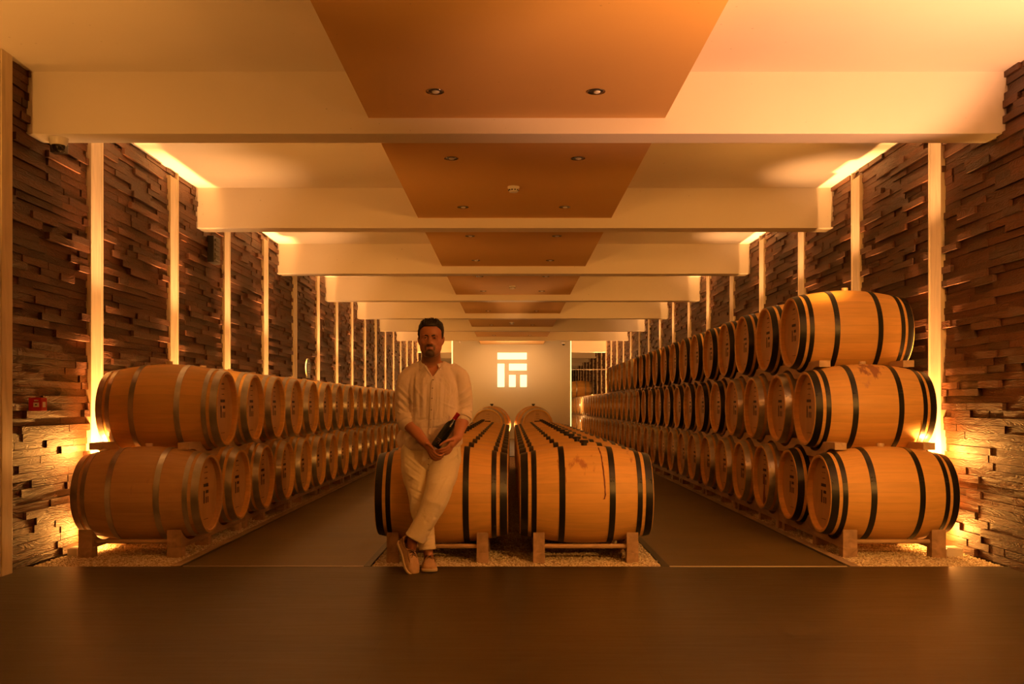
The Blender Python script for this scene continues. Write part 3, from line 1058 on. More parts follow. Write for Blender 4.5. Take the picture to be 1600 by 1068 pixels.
for s, x in (('left', -0.355), ('right', 0.425)):
    t = empty('barrel_stand', (x, 18.0, 0), 0, 'timber stand under the end-on barrel of the %s middle row' % s, 'stand')
    for yy in (-0.30, 0.22):
        mb = MB(); mb.box(-0.30, 0.30, yy, yy + 0.08, 0.30, 0.42); mb.build('crossbeam', M['rack'], t)
        for xx in (-0.30, 0.22):
            mb = MB(); mb.box(xx, xx + 0.08, yy, yy + 0.08, -0.008, 0.30); mb.build('leg', M['rack'], t)

# ================================================================== SMALL FITTINGS
def downlight():
    t = empty('downlight')
    mb = MB(); mb.lathe([(0.040, 0.0), (0.050, -0.001), (0.056, -0.004), (0.056, 0.0)][::-1], 24); mb.build('ring', M['chrome'], t, True)
    mb = MB(); mb.lathe([(0.0001, -0.001), (0.042, -0.0015), (0.042, 0.004), (0.0001, 0.004)], 24); mb.build('recess', M['dark_plastic'], t)
    mb = MB(); mb.ball((0.004, 0.004, -0.002), (0.024, 0.024, 0.010), 8); mb.build('lamp', M['white_plastic'], t, True)
    remember(t)
    return t

dl0, n = downlight(), 0
for k in range(0, 8):
    for (dy, r_) in ((-0.55, 0), (1.05, 1)):
        y = BEAM0 + BAY * k + dy
        if y > PART_Y - 0.6 or (k == 7 and r_): continue
        for s, x in (('left', -0.465), ('right', 0.525)):
            o = dl0 if n == 0 else copy_tree(dl0)
            o.location = (x, y, PANEL_Z)
            bayname = ORD[k] if r_ == 0 else ORD[k + 1]
            tag(o, 'round ceiling spotlight, %s one at the %s end of the %s dropped panel' % (s, 'far' if r_ == 0 else 'near', bayname), 'spotlight', 'spotlights in the dropped ceiling panels')
            n += 1

def detector():
    t = empty('smoke_detector')
    mb = MB(); mb.lathe([(0.052, 0), (0.052, -0.014), (0.046, -0.020), (0.043, -0.022), (0.041, -0.042), (0.034, -0.050), (0.0001, -0.052)], 24)
    auto_smooth(mb.build('housing', M['white_plastic'], t), 30)
    mb = MB()
    for a in range(0, 360, 36):
        x, y = 0.0425 * math.cos(R(a)), 0.0425 * math.sin(R(a))
        mb.box(x - .006, x + .006, y - .006, y + .006, -0.038, -0.028)
    mb.build('vent', M['dark_plastic'], t)
    remember(t)
    return t
dt0 = detector()
for j, (y, b_) in enumerate(((8.48, 'second'), (15.55, 'fourth'), (22.4, 'sixth'))):
    o = dt0 if j == 0 else copy_tree(dt0)
    o.location = (0.025, y, PANEL_Z)
    tag(o, 'white smoke detector in the middle of the %s dropped ceiling panel' % b_, 'smoke detector', 'smoke detectors on the ceiling')

def dome_camera(loc, label):
    t = empty('dome_camera', loc, 0, label, 'camera')
    mb = MB(); mb.lathe([(0.064, 0), (0.063, -0.012), (0.055, -0.040), (0.047, -0.050), (0.0001, -0.05)], 28)
    auto_smooth(mb.build('housing', M['white_plastic'], t), 30)
    mb = MB(); mb.lathe([(0.046, -0.047), (0.046, -0.055), (0.040, -0.075), (0.026, -0.090), (0.0001, -0.096)], 28)
    mb.build('dome', M['glass_dark'], t, True)
dome_camera((-3.09, 6.56, BEAM_BOT), 'white dome security camera under the nearest beam at its left end')
dome_camera((1.68, 30.535, 3.06), 'small white dome camera high on the right corner of the partition')
mb = MB(); mb.box(-0.05, 0.05, -0.0, 0.07, -0.08, 0.0, 0.01); mb.box(-0.03, 0.0, -0.02, 0.0, -0.06, -0.03, 0.004)
o = mb.build('junction_box', M['dark_plastic']); o.location = (-3.13, 6.62, BEAM_BOT)
tag(o, 'small dark bracket box under the nearest beam beside the dome camera', 'box')
# dark framed grille high on the left wall
t = empty('wall_speaker', (XL + 0.02, 10.45, 2.73), 0, 'dark framed box with louvres high on the left wall beneath the second beam', 'speaker')
mb = MB(); mb.box(-0.02, 0.05, -0.24, 0.0, -0.13, 0.15, 0.006); mb.build('frame', M['dark_plastic'], t)
mb = MB()
for k in range(5):
    mb.box(0.051, 0.06, -0.2, -0.04, -0.1 + k * 0.05, -0.08 + k * 0.05)
mb.build('louvre', M['grey_metal'], t)
t = empty('wall_spotlight', (-1.62, 30.5, 3.08), 0, 'tiny spotlight at the upper left corner of the partition', 'spotlight')
mb = MB(); mb.box(-0.02, 0.02, 0, 0.1, -0.02, 0.02); mb.build('arm', M['white_plastic'], t)
mb = MB(); mb.ball((0, -0.03, -0.02), 0.035, 8); mb.build('lamp', M['white_plastic'], t, True)
# fire alarm call point
t = empty('fire_alarm_point', (-3.19, 6.46, 1.083), 0, 'red fire alarm call point on the dark boards of the left wall', 'fire alarm')
mb = MB(); mb.box(-0.035, 0.05, -0.042, 0.042, -0.045, 0.045, 0.004); mb.build('housing', M['red'], t)
mb = MB(); mb.box(0.0, 0.036, -0.0455, -0.042, -0.018, 0.012); mb.build('glass_panel', M['paper'], t)
mb = MB(); mb.box(0.005, 0.032, -0.0455, -0.042, 0.022, 0.030); mb.build('top_marking', M['paper'], t)
mb = MB(); mb.box(0.0505, 0.052, -0.022, 0.018, -0.02, 0.016); mb.build('side_panel', M['paper'], t)
mb = MB(); mb.box(0.012, 0.024, -0.0475, -0.0455, -0.007, 0.001); mb.build('button', M['dark_plastic'], t)
# floor lamp boxes at the foot of the first posts
for side, x0, x1, lab in ((1, 3.115, 3.235, 'small pale lamp box on the gravel beside the rack by the right wall'),
                          (-1, -3.17, -3.10, 'small pale lamp box on the gravel behind the rack by the left wall')):
    t = empty('lamp_box', ((x0 + x1) / 2, 6.93, 0), 0, lab, 'lamp')
    w = (x1 - x0) / 2
    mb = MB(); mb.box(-w, w, -0.07, 0.07, -0.008, 0.052, 0.005); mb.build('housing', M['white_plastic'], t)
    mb = MB(); mb.box(-w * .8, w * .8, -0.05, 0.05, 0.052, 0.056, 0.001); mb.build('lid', M['paper'], t)
# oval plaque standing on the left stack
t = empty('oval_plaque', (-2.36, 11.2, 1.40), 0, 'black oval plaque with pale rim standing on the left barrel stack', 'plaque')
def ell(a, b_, x0, x1, n=40):
    mb = MB(); mb.rings([[(x, a * math.cos(2 * PI * k / n), 0.11 + b_ * math.sin(2 * PI * k / n)) for k in range(n)] for x in (x0, x1)])
    return mb
ell(0.118, 0.112, -0.012, 0.0).build('rim', M['white_plastic'], t)
ell(0.104, 0.099, 0.0, 0.004).build('face', M['dark_plastic'], t)
mb = MB()
for (y, z, w, h) in ((0, 0.165, .04, .012), (-0.03, 0.12, .012, .045), (0.0, 0.12, .012, .045), (0.03, 0.12, .012, .045), (0, 0.085, .07, .012), (0, 0.06, .045, .008)):
    mb.box(0.004, 0.0055, y - w / 2, y + w / 2, z - h / 2, z + h / 2)
mb.build('lettering', M['white_plastic'], t)
mb = MB(); mb.box(-0.02, 0.012, -0.05, 0.05, -0.008, 0.012); mb.build('base', M['dark_plastic'], t)



#PERSON_START
# ================================================================== THE MAN AND THE BOTTLE
def P(px, py, Y):
    return Vector(((px - VPX) / F_PX * Y, Y, CAM_Z - (py - VPY) / F_PX * Y))

def remeshed(mb, voxel, smooth_it, name):
    """union of overlapping closed shapes, as plain data"""
    me = bpy.data.meshes.new(name)
    me.from_pydata(mb.v, [], mb.f); me.update()
    bm = bmesh.new(); bm.from_mesh(me); bmesh.ops.recalc_face_normals(bm, faces=bm.faces[:]); bm.to_mesh(me); bm.free()
    o = bpy.data.objects.new(name + '_tmp', me); COL.objects.link(o)
    md = o.modifiers.new('r', 'REMESH'); md.mode = 'VOXEL'; md.voxel_size = voxel
    md = o.modifiers.new('s', 'SMOOTH'); md.iterations = smooth_it; md.factor = 0.5
    dg = bpy.context.evaluated_depsgraph_get()
    res = bpy.data.meshes.new_from_object(o.evaluated_get(dg), depsgraph=dg)
    bpy.data.objects.remove(o)
    res.name = name
    res.polygons.foreach_set('use_smooth', [True] * len(res.polygons))
    return res

def co_get(me):
    a = np.empty(len(me.vertices) * 3, dtype=np.float32); me.vertices.foreach_get('co', a)
    return a.reshape(-1, 3).astype(np.float64)

def co_set(me, a):
    me.vertices.foreach_set('co', a.astype(np.float32).ravel()); me.update()

def push(a, c, r, v):
    """gaussian push of points a around c by v"""
    d2 = ((a - np.array(c)) ** 2 / np.array(r if hasattr(r, '__len__') else (r, r, r)) ** 2).sum(1)
    a += np.exp(-d2)[:, None] * np.array(v)[None]
    return a

def folds(me, amp, freq, stretch, seed=0.0, amp2=0.0):
    a = co_get(me)
    nn = np.empty(len(me.vertices) * 3, dtype=np.float32)
    me.vertex_normals.foreach_get('vector', nn)
    nn = nn.reshape(-1, 3)
    off = Vector((seed, seed * 1.7, seed * .3))
    d = np.empty(len(a))
    for i, p in enumerate(a):
        q = Vector((p[0] * freq * stretch[0], p[1] * freq * stretch[1], p[2] * freq * stretch[2])) + off
        v = noise.noise(q)
        d[i] = amp * (1 - 2.6 * abs(v)) + amp2 * noise.noise(q * 2.6)
    co_set(me, a + nn * d[:, None])

def ridges(me, rows, yy):
    """soft ridges (amp > 0) and creases (amp < 0) along picture-space segments of the garment's front"""
    a_ = co_get(me)
    nv = np.empty(len(me.vertices) * 3, dtype=np.float32); me.vertex_normals.foreach_get('vector', nv); nv = nv.reshape(-1, 3)
    for (p0, p1, w, amp) in rows:
        A, B = np.array(P(*p0, yy)), np.array(P(*p1, yy))
        AB = B - A
        t = ((a_ - A) @ AB) / (AB @ AB)
        tc_ = np.clip(t, 0, 1)
        q = A + tc_[:, None] * AB
        d = a_ - q
        fall = np.exp(-((d[:, 0] ** 2 + d[:, 2] ** 2) / w ** 2)) * np.clip(1.0 - np.abs(d[:, 1]) / .15, 0, 1) * (0.35 + 0.65 * np.sin(PI * np.clip(tc_, .05, .95)))
        a_ += nv * (fall * amp)[:, None] * (nv[:, 1:2] < 0.25)
    co_set(me, a_)

def snap_open(me, fn):
    """move the open boundary of a mesh with fn(co) -> co"""
    bm = bmesh.new(); bm.from_mesh(me)
    for v in bm.verts:
        if v.is_boundary:
            v.co = fn(v.co)
    bm.to_mesh(me); bm.free()

def link_me(me, name, mat, parent):
    me.materials.clear(); me.materials.append(mat)
    o = bpy.data.objects.new(name, me); COL.objects.link(o); o.parent = parent
    return o

def skin_mat(hc):
    m, nt, b = new_mat('skin')
    tc = nt.nodes.new('ShaderNodeTexCoord')
    n = nt.nodes.new('ShaderNodeTexNoise'); n.inputs['Scale'].default_value = 30; n.inputs['Detail'].default_value = 4
    nt.links.new(tc.outputs['Object'], n.inputs['Vector'])
    c = mix_rgb(nt, n.outputs['Fac'], (0.42, 0.17, 0.09), (0.52, 0.23, 0.13))
    def region(cx, cy, cz, rx, ry, rz, lo, hi):
        mp = nt.nodes.new('ShaderNodeVectorMath'); mp.operation = 'SUBTRACT'
        nt.links.new(tc.outputs['Object'], mp.inputs[0]); mp.inputs[1].default_value = (cx, cy, cz)
        dv = nt.nodes.new('ShaderNodeVectorMath'); dv.operation = 'DIVIDE'
        nt.links.new(mp.outputs[0], dv.inputs[0]); dv.inputs[1].default_value = (rx, ry, rz)
        ln = nt.nodes.new('ShaderNodeVectorMath'); ln.operation = 'LENGTH'
        nt.links.new(dv.outputs[0], ln.inputs[0])
        mr = nt.nodes.new('ShaderNodeMapRange'); mr.inputs['From Min'].default_value = lo; mr.inputs['From Max'].default_value = hi
        mr.inputs['To Min'].default_value = 1; mr.inputs['To Max'].default_value = 0
        nt.links.new(ln.outputs['Value'], mr.inputs['Value'])
        return mr.outputs[0]
    hx, hy = hc
    st = nt.nodes.new('ShaderNodeTexNoise'); st.inputs['Scale'].default_value = 420; st.inputs['Detail'].default_value = 2
    nt.links.new(tc.outputs['Object'], st.inputs['Vector'])
    dot = math_node(nt, 'MULTIPLY_ADD', st.outputs['Fac'], 0.35, 0.88)
    jaw = math_node(nt, 'MULTIPLY', region(hx, hy - 0.040, 1.404, 0.084, 0.085, 0.060, 0.7, 1.15), 0.58)
    goat = math_node(nt, 'MULTIPLY', region(hx, hy - 0.080, 1.414, 0.042, 0.065, 0.036, 0.65, 1.12), 0.94)
    must = math_node(nt, 'MULTIPLY', region(hx, hy - 0.095, 1.4655, 0.036, 0.045, 0.0105, 0.55, 1.25), 0.92)
    side1 = math_node(nt, 'MULTIPLY', region(hx - .0285, hy - 0.085, 1.449, 0.0085, 0.045, 0.022, 0.5, 1.3), 0.80)
    side2 = math_node(nt, 'MULTIPLY', region(hx + .0285, hy - 0.085, 1.449, 0.0085, 0.045, 0.022, 0.5, 1.3), 0.80)
    f = math_node(nt, 'MAXIMUM', math_node(nt, 'MAXIMUM', jaw, goat), math_node(nt, 'MAXIMUM', must, math_node(nt, 'MAXIMUM', side1, side2)))
    f = math_node(nt, 'MINIMUM', math_node(nt, 'MULTIPLY', f, dot), 0.97)
    c = mix_rgb(nt, f, c, (0.055, 0.030, 0.022))
    lips = region(hx, hy - 0.103, 1.4525, 0.021, 0.03, 0.0055, 0.75, 1.1)
    c = mix_rgb(nt, math_node(nt, 'MULTIPLY', lips, 0.85), c, (0.42, 0.14, 0.11))
    nt.links.new(c, b.inputs['Base Color'])
    b.inputs['Roughness'].default_value = 0.48
    b.inputs['Subsurface Weight'].default_value = 0.12
    b.inputs['Subsurface Radius'].default_value = (0.012, 0.005, 0.003)
    return m

def cloth_mat(name, col, fold_scale, strength=0.35):
    m, nt, b = new_mat(name)
    tc = nt.nodes.new('ShaderNodeTexCoord')
    mp = nt.nodes.new('ShaderNodeMapping'); mp.inputs['Scale'].default_value = fold_scale
    nt.links.new(tc.outputs['Object'], mp.inputs['Vector'])
    n = nt.nodes.new('ShaderNodeTexNoise'); n.inputs['Scale'].default_value = 1; n.inputs['Detail'].default_value = 3
    n.inputs['Distortion'].default_value = 1.0
    nt.links.new(mp.outputs[0], n.inputs['Vector'])
    w = nt.nodes.new('ShaderNodeTexNoise'); w.inputs['Scale'].default_value = 350; w.inputs['Detail'].default_value = 1
    nt.links.new(tc.outputs['Object'], w.inputs['Vector'])
    h = math_node(nt, 'MULTIPLY_ADD', w.outputs['Fac'], 0.06, n.outputs['Fac'])
    bp = nt.nodes.new('ShaderNodeBump'); bp.inputs['Strength'].default_value = strength; bp.inputs['Distance'].default_value = 0.03
    nt.links.new(h, bp.inputs['Height'])
    nt.links.new(bp.outputs['Normal'], b.inputs['Normal'])
    c = mix_rgb(nt, w.outputs['Fac'], tuple(x * 0.93 for x in col), tuple(min(1, x * 1.05) for x in col))
    nt.links.new(c, b.inputs['Base Color'])
    b.inputs['Roughness'].default_value = 0.85
    b.inputs['Sheen Weight'].default_value = 0.15
    return m

HX, HY = -0.5300, 6.385
M['skin'] = skin_mat((HX, HY))
M['shirt'] = cloth_mat('linen_shirt', (0.84, 0.73, 0.68), (11, 11, 6), 0.30)
M['trousers'] = cloth_mat('linen_trousers', (0.90, 0.80, 0.60), (8, 8, 8), 0.32)
M['hair'] = plain('dark_hair', (0.012, 0.008, 0.007), 0.55, 0, 0.5, 160)
M['eye'] = plain('eye_white', (0.24, 0.18, 0.15), 0.3)
M['iris'] = plain('dark_iris', (0.03, 0.015, 0.01), 0.15)
M['suede'] = plain('tan_nubuck', (0.50, 0.33, 0.19), 0.8, 0, 0.3, 120, 0.12, 25)
M['sole'] = plain('cream_sole', (0.74, 0.62, 0.44), 0.6)
M['lace'] = plain('brown_lace', (0.16, 0.085, 0.05), 0.7)
M['button'] = plain('shirt_button', (0.42, 0.34, 0.30), 0.4)
M['bottle_glass'] = plain('dark_bottle_glass', (0.006, 0.008, 0.005), 0.09)
M['capsule'] = plain('red_capsule', (0.42, 0.012, 0.02), 0.32, 0.3)
M['label_print'] = plain('bottle_print', (0.07, 0.02, 0.015), 0.5)
M['nail'] = plain('finger_nail', (0.60, 0.36, 0.27), 0.3)

man = empty('person', (0, 0, 0), 0, 'man in pale shirt and cream trousers leaning on a barrel, holding a wine bottle', 'person')

# --- landmarks
sh_r, el_r, wr_r = P(640, 590, 6.44), P(631, 650, 6.43), P(664, 691.5, 6.245)     # his right arm, on the picture's left
sh_l, el_l, wr_l = P(714, 588, 6.44), P(725, 645, 6.43), P(714.5, 684, 6.255)
hip_r, kn_r, an_r = P(650, 708, 6.46), P(654, 782, 6.35), P(668, 853, 6.345)
hip_l, kn_l, an_l = P(696, 708, 6.45), P(684, 772, 6.26), P(645, 842, 6.235)

body = MB()
# head: horizontal rings (z, half width, centre shift, half depth)
HR = [(1.393, .022, -.060, .020), (1.398, .036, -.052, .036), (1.408, .050, -.042, .052), (1.424, .061, -.030, .065), (1.442, .069, -.021, .075),
      (1.465, .0725, -.014, .083), (1.492, .0735, -.006, .088), (1.52, .0745, .000, .092), (1.55, .076, .004, .097), (1.58, .0755, .006, .096),
      (1.603, .069, .007, .087), (1.622, .055, .007, .068), (1.634, .032, .007, .040)]
rings = []
for (z, hw, cy, hd) in HR:
    ring = []
    for k in range(40):
        a = 2 * PI * k / 40
        c, s = math.cos(a), math.sin(a)
        e = 0.86
        ring.append((HX + hw * math.copysign(abs(c) ** e, c), HY + cy + hd * math.copysign(abs(s) ** e, s), z))
    rings.append(ring)
body.rings(rings)
# nose, brow, cheeks, lips, ears, jaw
fy = HY - 0.094
body.limb([(HX, fy + .006, 1.532), (HX, fy - .008, 1.510), (HX, fy - .019, 1.487)], [.0075, .0085, .0115], 10)
body.ball((HX, fy - .017, 1.484), (.0125, .012, .010), 8)
for s in (-1, 1):
    body.ball((HX + s * .0125, fy - .006, 1.482), (.0085, .011, .0075), 8)
    body.ball((HX + s * .030, fy + .012, 1.534), (.024, .012, .008), 8)
    body.ball((HX + s * .038, fy + .024, 1.492), (.026, .018, .026), 8)
    body.limb([(HX + s * .076, HY - .006, 1.530), (HX + s * .081, HY + .006, 1.522), (HX + s * .080, HY + .004, 1.500), (HX + s * .074, HY - .006, 1.480)], [.008, .010, .009, .006], 10)
body.limb([(HX - .020, fy + .004, 1.4545), (HX, fy - .004, 1.4565), (HX + .020, fy + .004, 1.4545)], [.0045, .0055, .0045], 8)
body.limb([(HX - .017, fy + .006, 1.4485), (HX, fy - .001, 1.4475), (HX + .017, fy + .006, 1.4485)], [.0045, .0062, .0045], 8)
body.ball((HX, fy + .010, 1.412), (.024, .018, .018), 8)
# neck and torso core
body.limb([(HX, HY + .008, 1.47), (HX - .001, HY + .022, 1.40), (HX - .002, HY + .045, 1.33), (HX, HY + .06, 1.27)], [(.062, .062), (.060, .063), (.066, .072), (.06, .10)], 24)
def torso_rings(mb, rows, n=44, e=0.88):
    rr_ = []
    for (py, xl, xr, yf, yb) in rows:
        yc = (yf + yb) / 2
        L, R_ = P(xl, py, yc), P(xr, py, yc)
        cx, hw, hd, z = (L.x + R_.x) / 2, (R_.x - L.x) / 2, (yb - yf) / 2, L.z
        rr_.append([(cx + hw * math.copysign(abs(math.cos(2 * PI * k / n)) ** e, math.cos(2 * PI * k / n)),
                     yc + hd * math.copysign(abs(math.sin(2 * PI * k / n)) ** e, math.sin(2 * PI * k / n)), z) for k in range(n)])
    mb.rings(rr_)
torso_rings(body, [(564, 655, 692, 6.40, 6.50), (570, 648, 702, 6.375, 6.53), (580, 644, 712, 6.355, 6.55), (600, 645, 712, 6.335, 6.56), (625, 648, 710, 6.32, 6.56),
                   (655, 648, 710, 6.32, 6.57), (680, 644, 710, 6.33, 6.59), (705, 640, 708, 6.36, 6.60), (722, 646, 700, 6.38, 6.57)])
for (a, b_, c) in ((sh_r, el_r, wr_r), (sh_l, el_l, wr_l)):
    body.limb([a, (a + b_) / 2, b_], [.050, .046, .042], 16)
for (b_, w, s) in ((el_r, wr_r, -1), (el_l, wr_l, 1)):
    m1 = b_.lerp(w, .35) + Vector((0.004 * s, 0, -0.002))
    body.limb([b_, m1, b_.lerp(w, .72), w], [(.044, .044), (.043, .045), (.034, .036), (.026, .030)], 18)
for (h, k, a) in ((hip_r, kn_r, an_r), (hip_l, kn_l, an_l)):
    body.limb([h, k, k.lerp(a, .35), a], [.066, .038, .036, .034], 16)

# hands
def hand(wrist, palm, width_axis, fingers, thumb, palm_r):
    """wrist -> palm as a flattened tube, then five fingers"""
    body.limb([wrist, wrist.lerp(palm, .5), palm], [(.026, .028), palm_r[0], palm_r[1]], 16, 1.0, width_axis)
    for (pts, r0) in fingers + [thumb]:
        Q = [Vector(p) for p in pts]
        n = len(Q)
        body.limb(Q, [r0 * (1.0 - 0.10 * i) for i in range(n)], 12)

# his left hand (picture right): thumb laid along the bottle, fingers under its base
pl = P(704.5, 693.5, 6.215)
fl = [
    ([P(703, 692.5, 6.205), P(697, 699.0, 6.180), P(688, 702.0, 6.175), P(680.5, 703.5, 6.195)], .0092),
    ([P(703, 696.5, 6.212), P(697.5, 702.5, 6.188), P(689.5, 705.6, 6.184), P(682.5, 706.8, 6.200)], .0093),
    ([P(705, 699.0, 6.222), P(700, 705.0, 6.202), P(693, 708.0, 6.198), P(687, 709.0, 6.212)], .0088),
    ([P(706, 700.5, 6.235), P(702, 706.5, 6.222), P(697, 709.5, 6.216), P(692, 710.5, 6.226)], .0080)]
tl = ([P(708, 686.5, 6.205), P(701, 687.2, 6.178), P(694, 690.5, 6.163), P(687.6, 695.5, 6.163)], .0105)
hand(wr_l, pl, (0.35, 0.3, 1), fl, tl, [(.032, .021), (.033, .020)])
# his right hand (picture left): under the other one
pr = P(673.5, 702.0, 6.205)
fr = [
    ([P(675, 702.5, 6.195), P(682, 709.5, 6.168), P(688.5, 711.5, 6.160), P(693.5, 709.0, 6.166)], .0092),
    ([P(673, 705.0, 6.200), P(679.5, 712.3, 6.176), P(686.5, 715.0, 6.170), P(692.0, 712.8, 6.172)], .0092),
    ([P(671, 706.0, 6.210), P(677, 714.6, 6.190), P(683.5, 717.6, 6.186), P(689, 716.0, 6.188)], .0088),
    ([P(669.5, 706.0, 6.222), P(674.5, 715.0, 6.208), P(680, 718.5, 6.206), P(684.5, 717.8, 6.208)], .0080)]
tr = ([P(667, 693.5, 6.205), P(671, 694.5, 6.185), P(674.5, 697.5, 6.178), P(677.3, 701.3, 6.176)], .0102)
hand(wr_r, pr, (-0.4, 0.3, 0.9), fr, tr, [(.030, .021), (.034, .020)])
# feet
for (a, toe) in ((an_r, P(671, 884, 6.24)), (an_l, P(638, 874, 6.22))):
    body.limb([a, a.lerp(toe, .45) + Vector((0, 0.032, -.022)), toe], [.035, .029, .020], 14)

bme = remeshed(body, 0.0033, 3, 'body')
a = co_get(bme)
for s in (-1, 1):
    push(a, (HX + s * .0300, fy - .002, 1.5185), (.0185, .03, .0100), (0, .0150, 0))      # eye sockets
    push(a, (HX + s * .055, fy + .02, 1.455), (.02, .03, .03), (-s * .002, .001, 0))
push(a, (HX, fy, 1.4520), (.018, .02, .0022), (0, .0028, 0))                              # mouth line
push(a, (HX, fy, 1.4330), (.020, .02, .006), (0, .0035, 0))
co_set(bme, a)
body_o = link_me(bme, 'body', M['skin'], man)

# eyes, lids, brows
for s in (-1, 1):
    c = (HX + s * .0300, fy + .0180, 1.5180)
    mb = MB(); mb.ball(c, .0125, 14)
    e = mb.build('eye', M['eye'], body_o, True)
    mb = MB(); mb.ball((c[0], c[1] - .0075, c[2] + .0003), (.0070, .0056, .0068), 10); mb.build('iris', M['iris'], e, True)
    mb = MB()
    mb.limb([(c[0] - .0145, c[1] - .0045, c[2] + .0010), (c[0] - .006, c[1] - .0118, c[2] + .0058), (c[0] + .006, c[1] - .0118, c[2] + .0058), (c[0] + .0145, c[1] - .0045, c[2] + .0010)], [.0024, .0030, .0030, .0024], 8)
    mb.limb([(c[0] - .0150, c[1] - .0035, c[2] + .0030), (c[0] - .006, c[1] - .0100, c[2] + .0088), (c[0] + .006, c[1] - .0100, c[2] + .0088), (c[0] + .0150, c[1] - .0035, c[2] + .0030)], [.0034, .0044, .0044, .0034], 8)
    mb.limb([(c[0] - .0145, c[1] - .0045, c[2] - .0015), (c[0] - .006, c[1] - .0112, c[2] - .0062), (c[0] + .006, c[1] - .0112, c[2] - .0062), (c[0] + .0145, c[1] - .0045, c[2] - .0015)], [.0022, .0030, .0030, .0022], 8)
    mb.build('eyelid', M['skin'], body_o, True)
    mb = MB()
    mb.limb([(HX + s * .0130, fy - .0020, 1.5315), (HX + s * .028, fy + .0005, 1.5355), (HX + s * .0445, fy + .014, 1.5315)], [(.0026, .0042), (.0026, .0044), (.0016, .0020)], 8)
    mb.build('eyebrow', M['hair'], body_o, True)

# hair: a cap over the skull, short and tousled
hm = MB()
hm_r = []
for (z, hw, cy, hd) in [(1.48, .066, .050, .052), (1.505, .074, .032, .076), (1.53, .080, .018, .088), (1.56, .0845, .010, .100), (1.59, .085, .008, .104), (1.612, .079, .006, .097), (1.632, .064, .004, .078), (1.645, .038, .002, .046)]:
    hm_r.append([(HX + hw * math.cos(2 * PI * k / 48), HY + cy + hd * math.sin(2 * PI * k / 48), z) for k in range(48)])
hm.rings(hm_r)
for s in (-1, 1):
    hm.limb([(HX + s * .073, HY - .012, 1.575), (HX + s * .0755, HY - .020, 1.545), (HX + s * .0745, HY - .018, 1.520)], [.014, .011, .006], 10)
hme = remeshed(hm, 0.004, 2, 'hair')
a = co_get(hme)
rel = a - np.array((HX, HY, 0))
# push the front of the cap back inside the forehead below the hairline
line = 1.598 - 0.95 * np.clip(np.abs(rel[:, 0]) - .045, 0, 1)
front = (rel[:, 1] < -0.035)
inside = front & (a[:, 2] < line)
kf = np.clip((line - a[:, 2]) / 0.010, 0, 1) * np.clip((-0.035 - rel[:, 1]) / 0.02, 0, 1)
a[:, 1] += np.where(inside, kf * 0.035, 0)
a[:, 0] -= np.where(inside, kf * rel[:, 0] * 0.20, 0)
for i in range(len(a)):
    q = Vector(a[i])
    v = noise.noise(Vector((q.x * 55, q.y * 55, q.z * 45)))
    up = max(0, (q.z - 1.56) / .09)
    if not inside[i]:
        d = (q - Vector((HX, HY, 1.54))).normalized()
        a[i] = q + d * (v * .0045 + up * .002) + Vector((0, 0, up * max(0, v) * .009))
co_set(hme, a)
link_me(hme, 'hair', M['hair'], man)
# a few tufts on top
mb = MB()
r3 = random.Random(8)
for k in range(46):
    x = HX + r3.uniform(-.052, .052); y = HY + r3.uniform(-.085, .03)
    z = 1.650 - 6.5 * (x - HX) ** 2 - 4.0 * (y - HY + .01) ** 2
    dx, dy, dz = r3.uniform(-.012, .012), r3.uniform(-.012, .004), r3.uniform(.004, .013)
    mb.limb([(x, y, z - .010), (x + dx * .4, y + dy * .4, z + dz * .6), (x + dx, y + dy, z + dz)], [.0045, .0030, .0008], 6)
mb.build('hair_tufts', M['hair'], man, True)

# --- shirt
sm = MB()
torso_rings(sm, [(561, 660, 686, 6.415, 6.475), (564, 655, 692, 6.40, 6.49), (568.5, 646, 701, 6.385, 6.51), (574, 639, 710, 6.365, 6.53), (583, 636, 716, 6.345, 6.555), (600, 637, 718, 6.32, 6.57),
                 (620, 640, 718, 6.30, 6.57), (645, 641, 718, 6.295, 6.58), (665, 637, 718, 6.30, 6.60), (682, 630, 721, 6.315, 6.61), (692, 628, 722, 6.33, 6.61), (701, 634, 714, 6.325, 6.58)], 48, 0.86)
sm.limb([P(650, 581, 6.44), P(637, 594, 6.44), P(631.5, 622, 6.435), P(632, 645, 6.425), P(636.5, 662, 6.375)], [.060, .066, .060, .056, .056], 22, 0.6)
sm.limb([P(706, 580, 6.44), P(718.5, 593, 6.44), P(723.5, 620, 6.435), P(725, 642, 6.425), P(723.5, 656, 6.375)], [.060, .065, .058, .054, .053], 22, 0.6)
# loose tail on his right hip
sm.limb([P(636, 672, 6.44), P(629, 683, 6.45), P(628, 692, 6.45)], [.03, .035, .03], 12)
sme = remeshed(sm, 0.0052, 4, 'shirt')
folds(sme, 0.0085, 7.0, (1.5, 1.5, 0.50), 3.0, 0.0025)
a = co_get(sme)
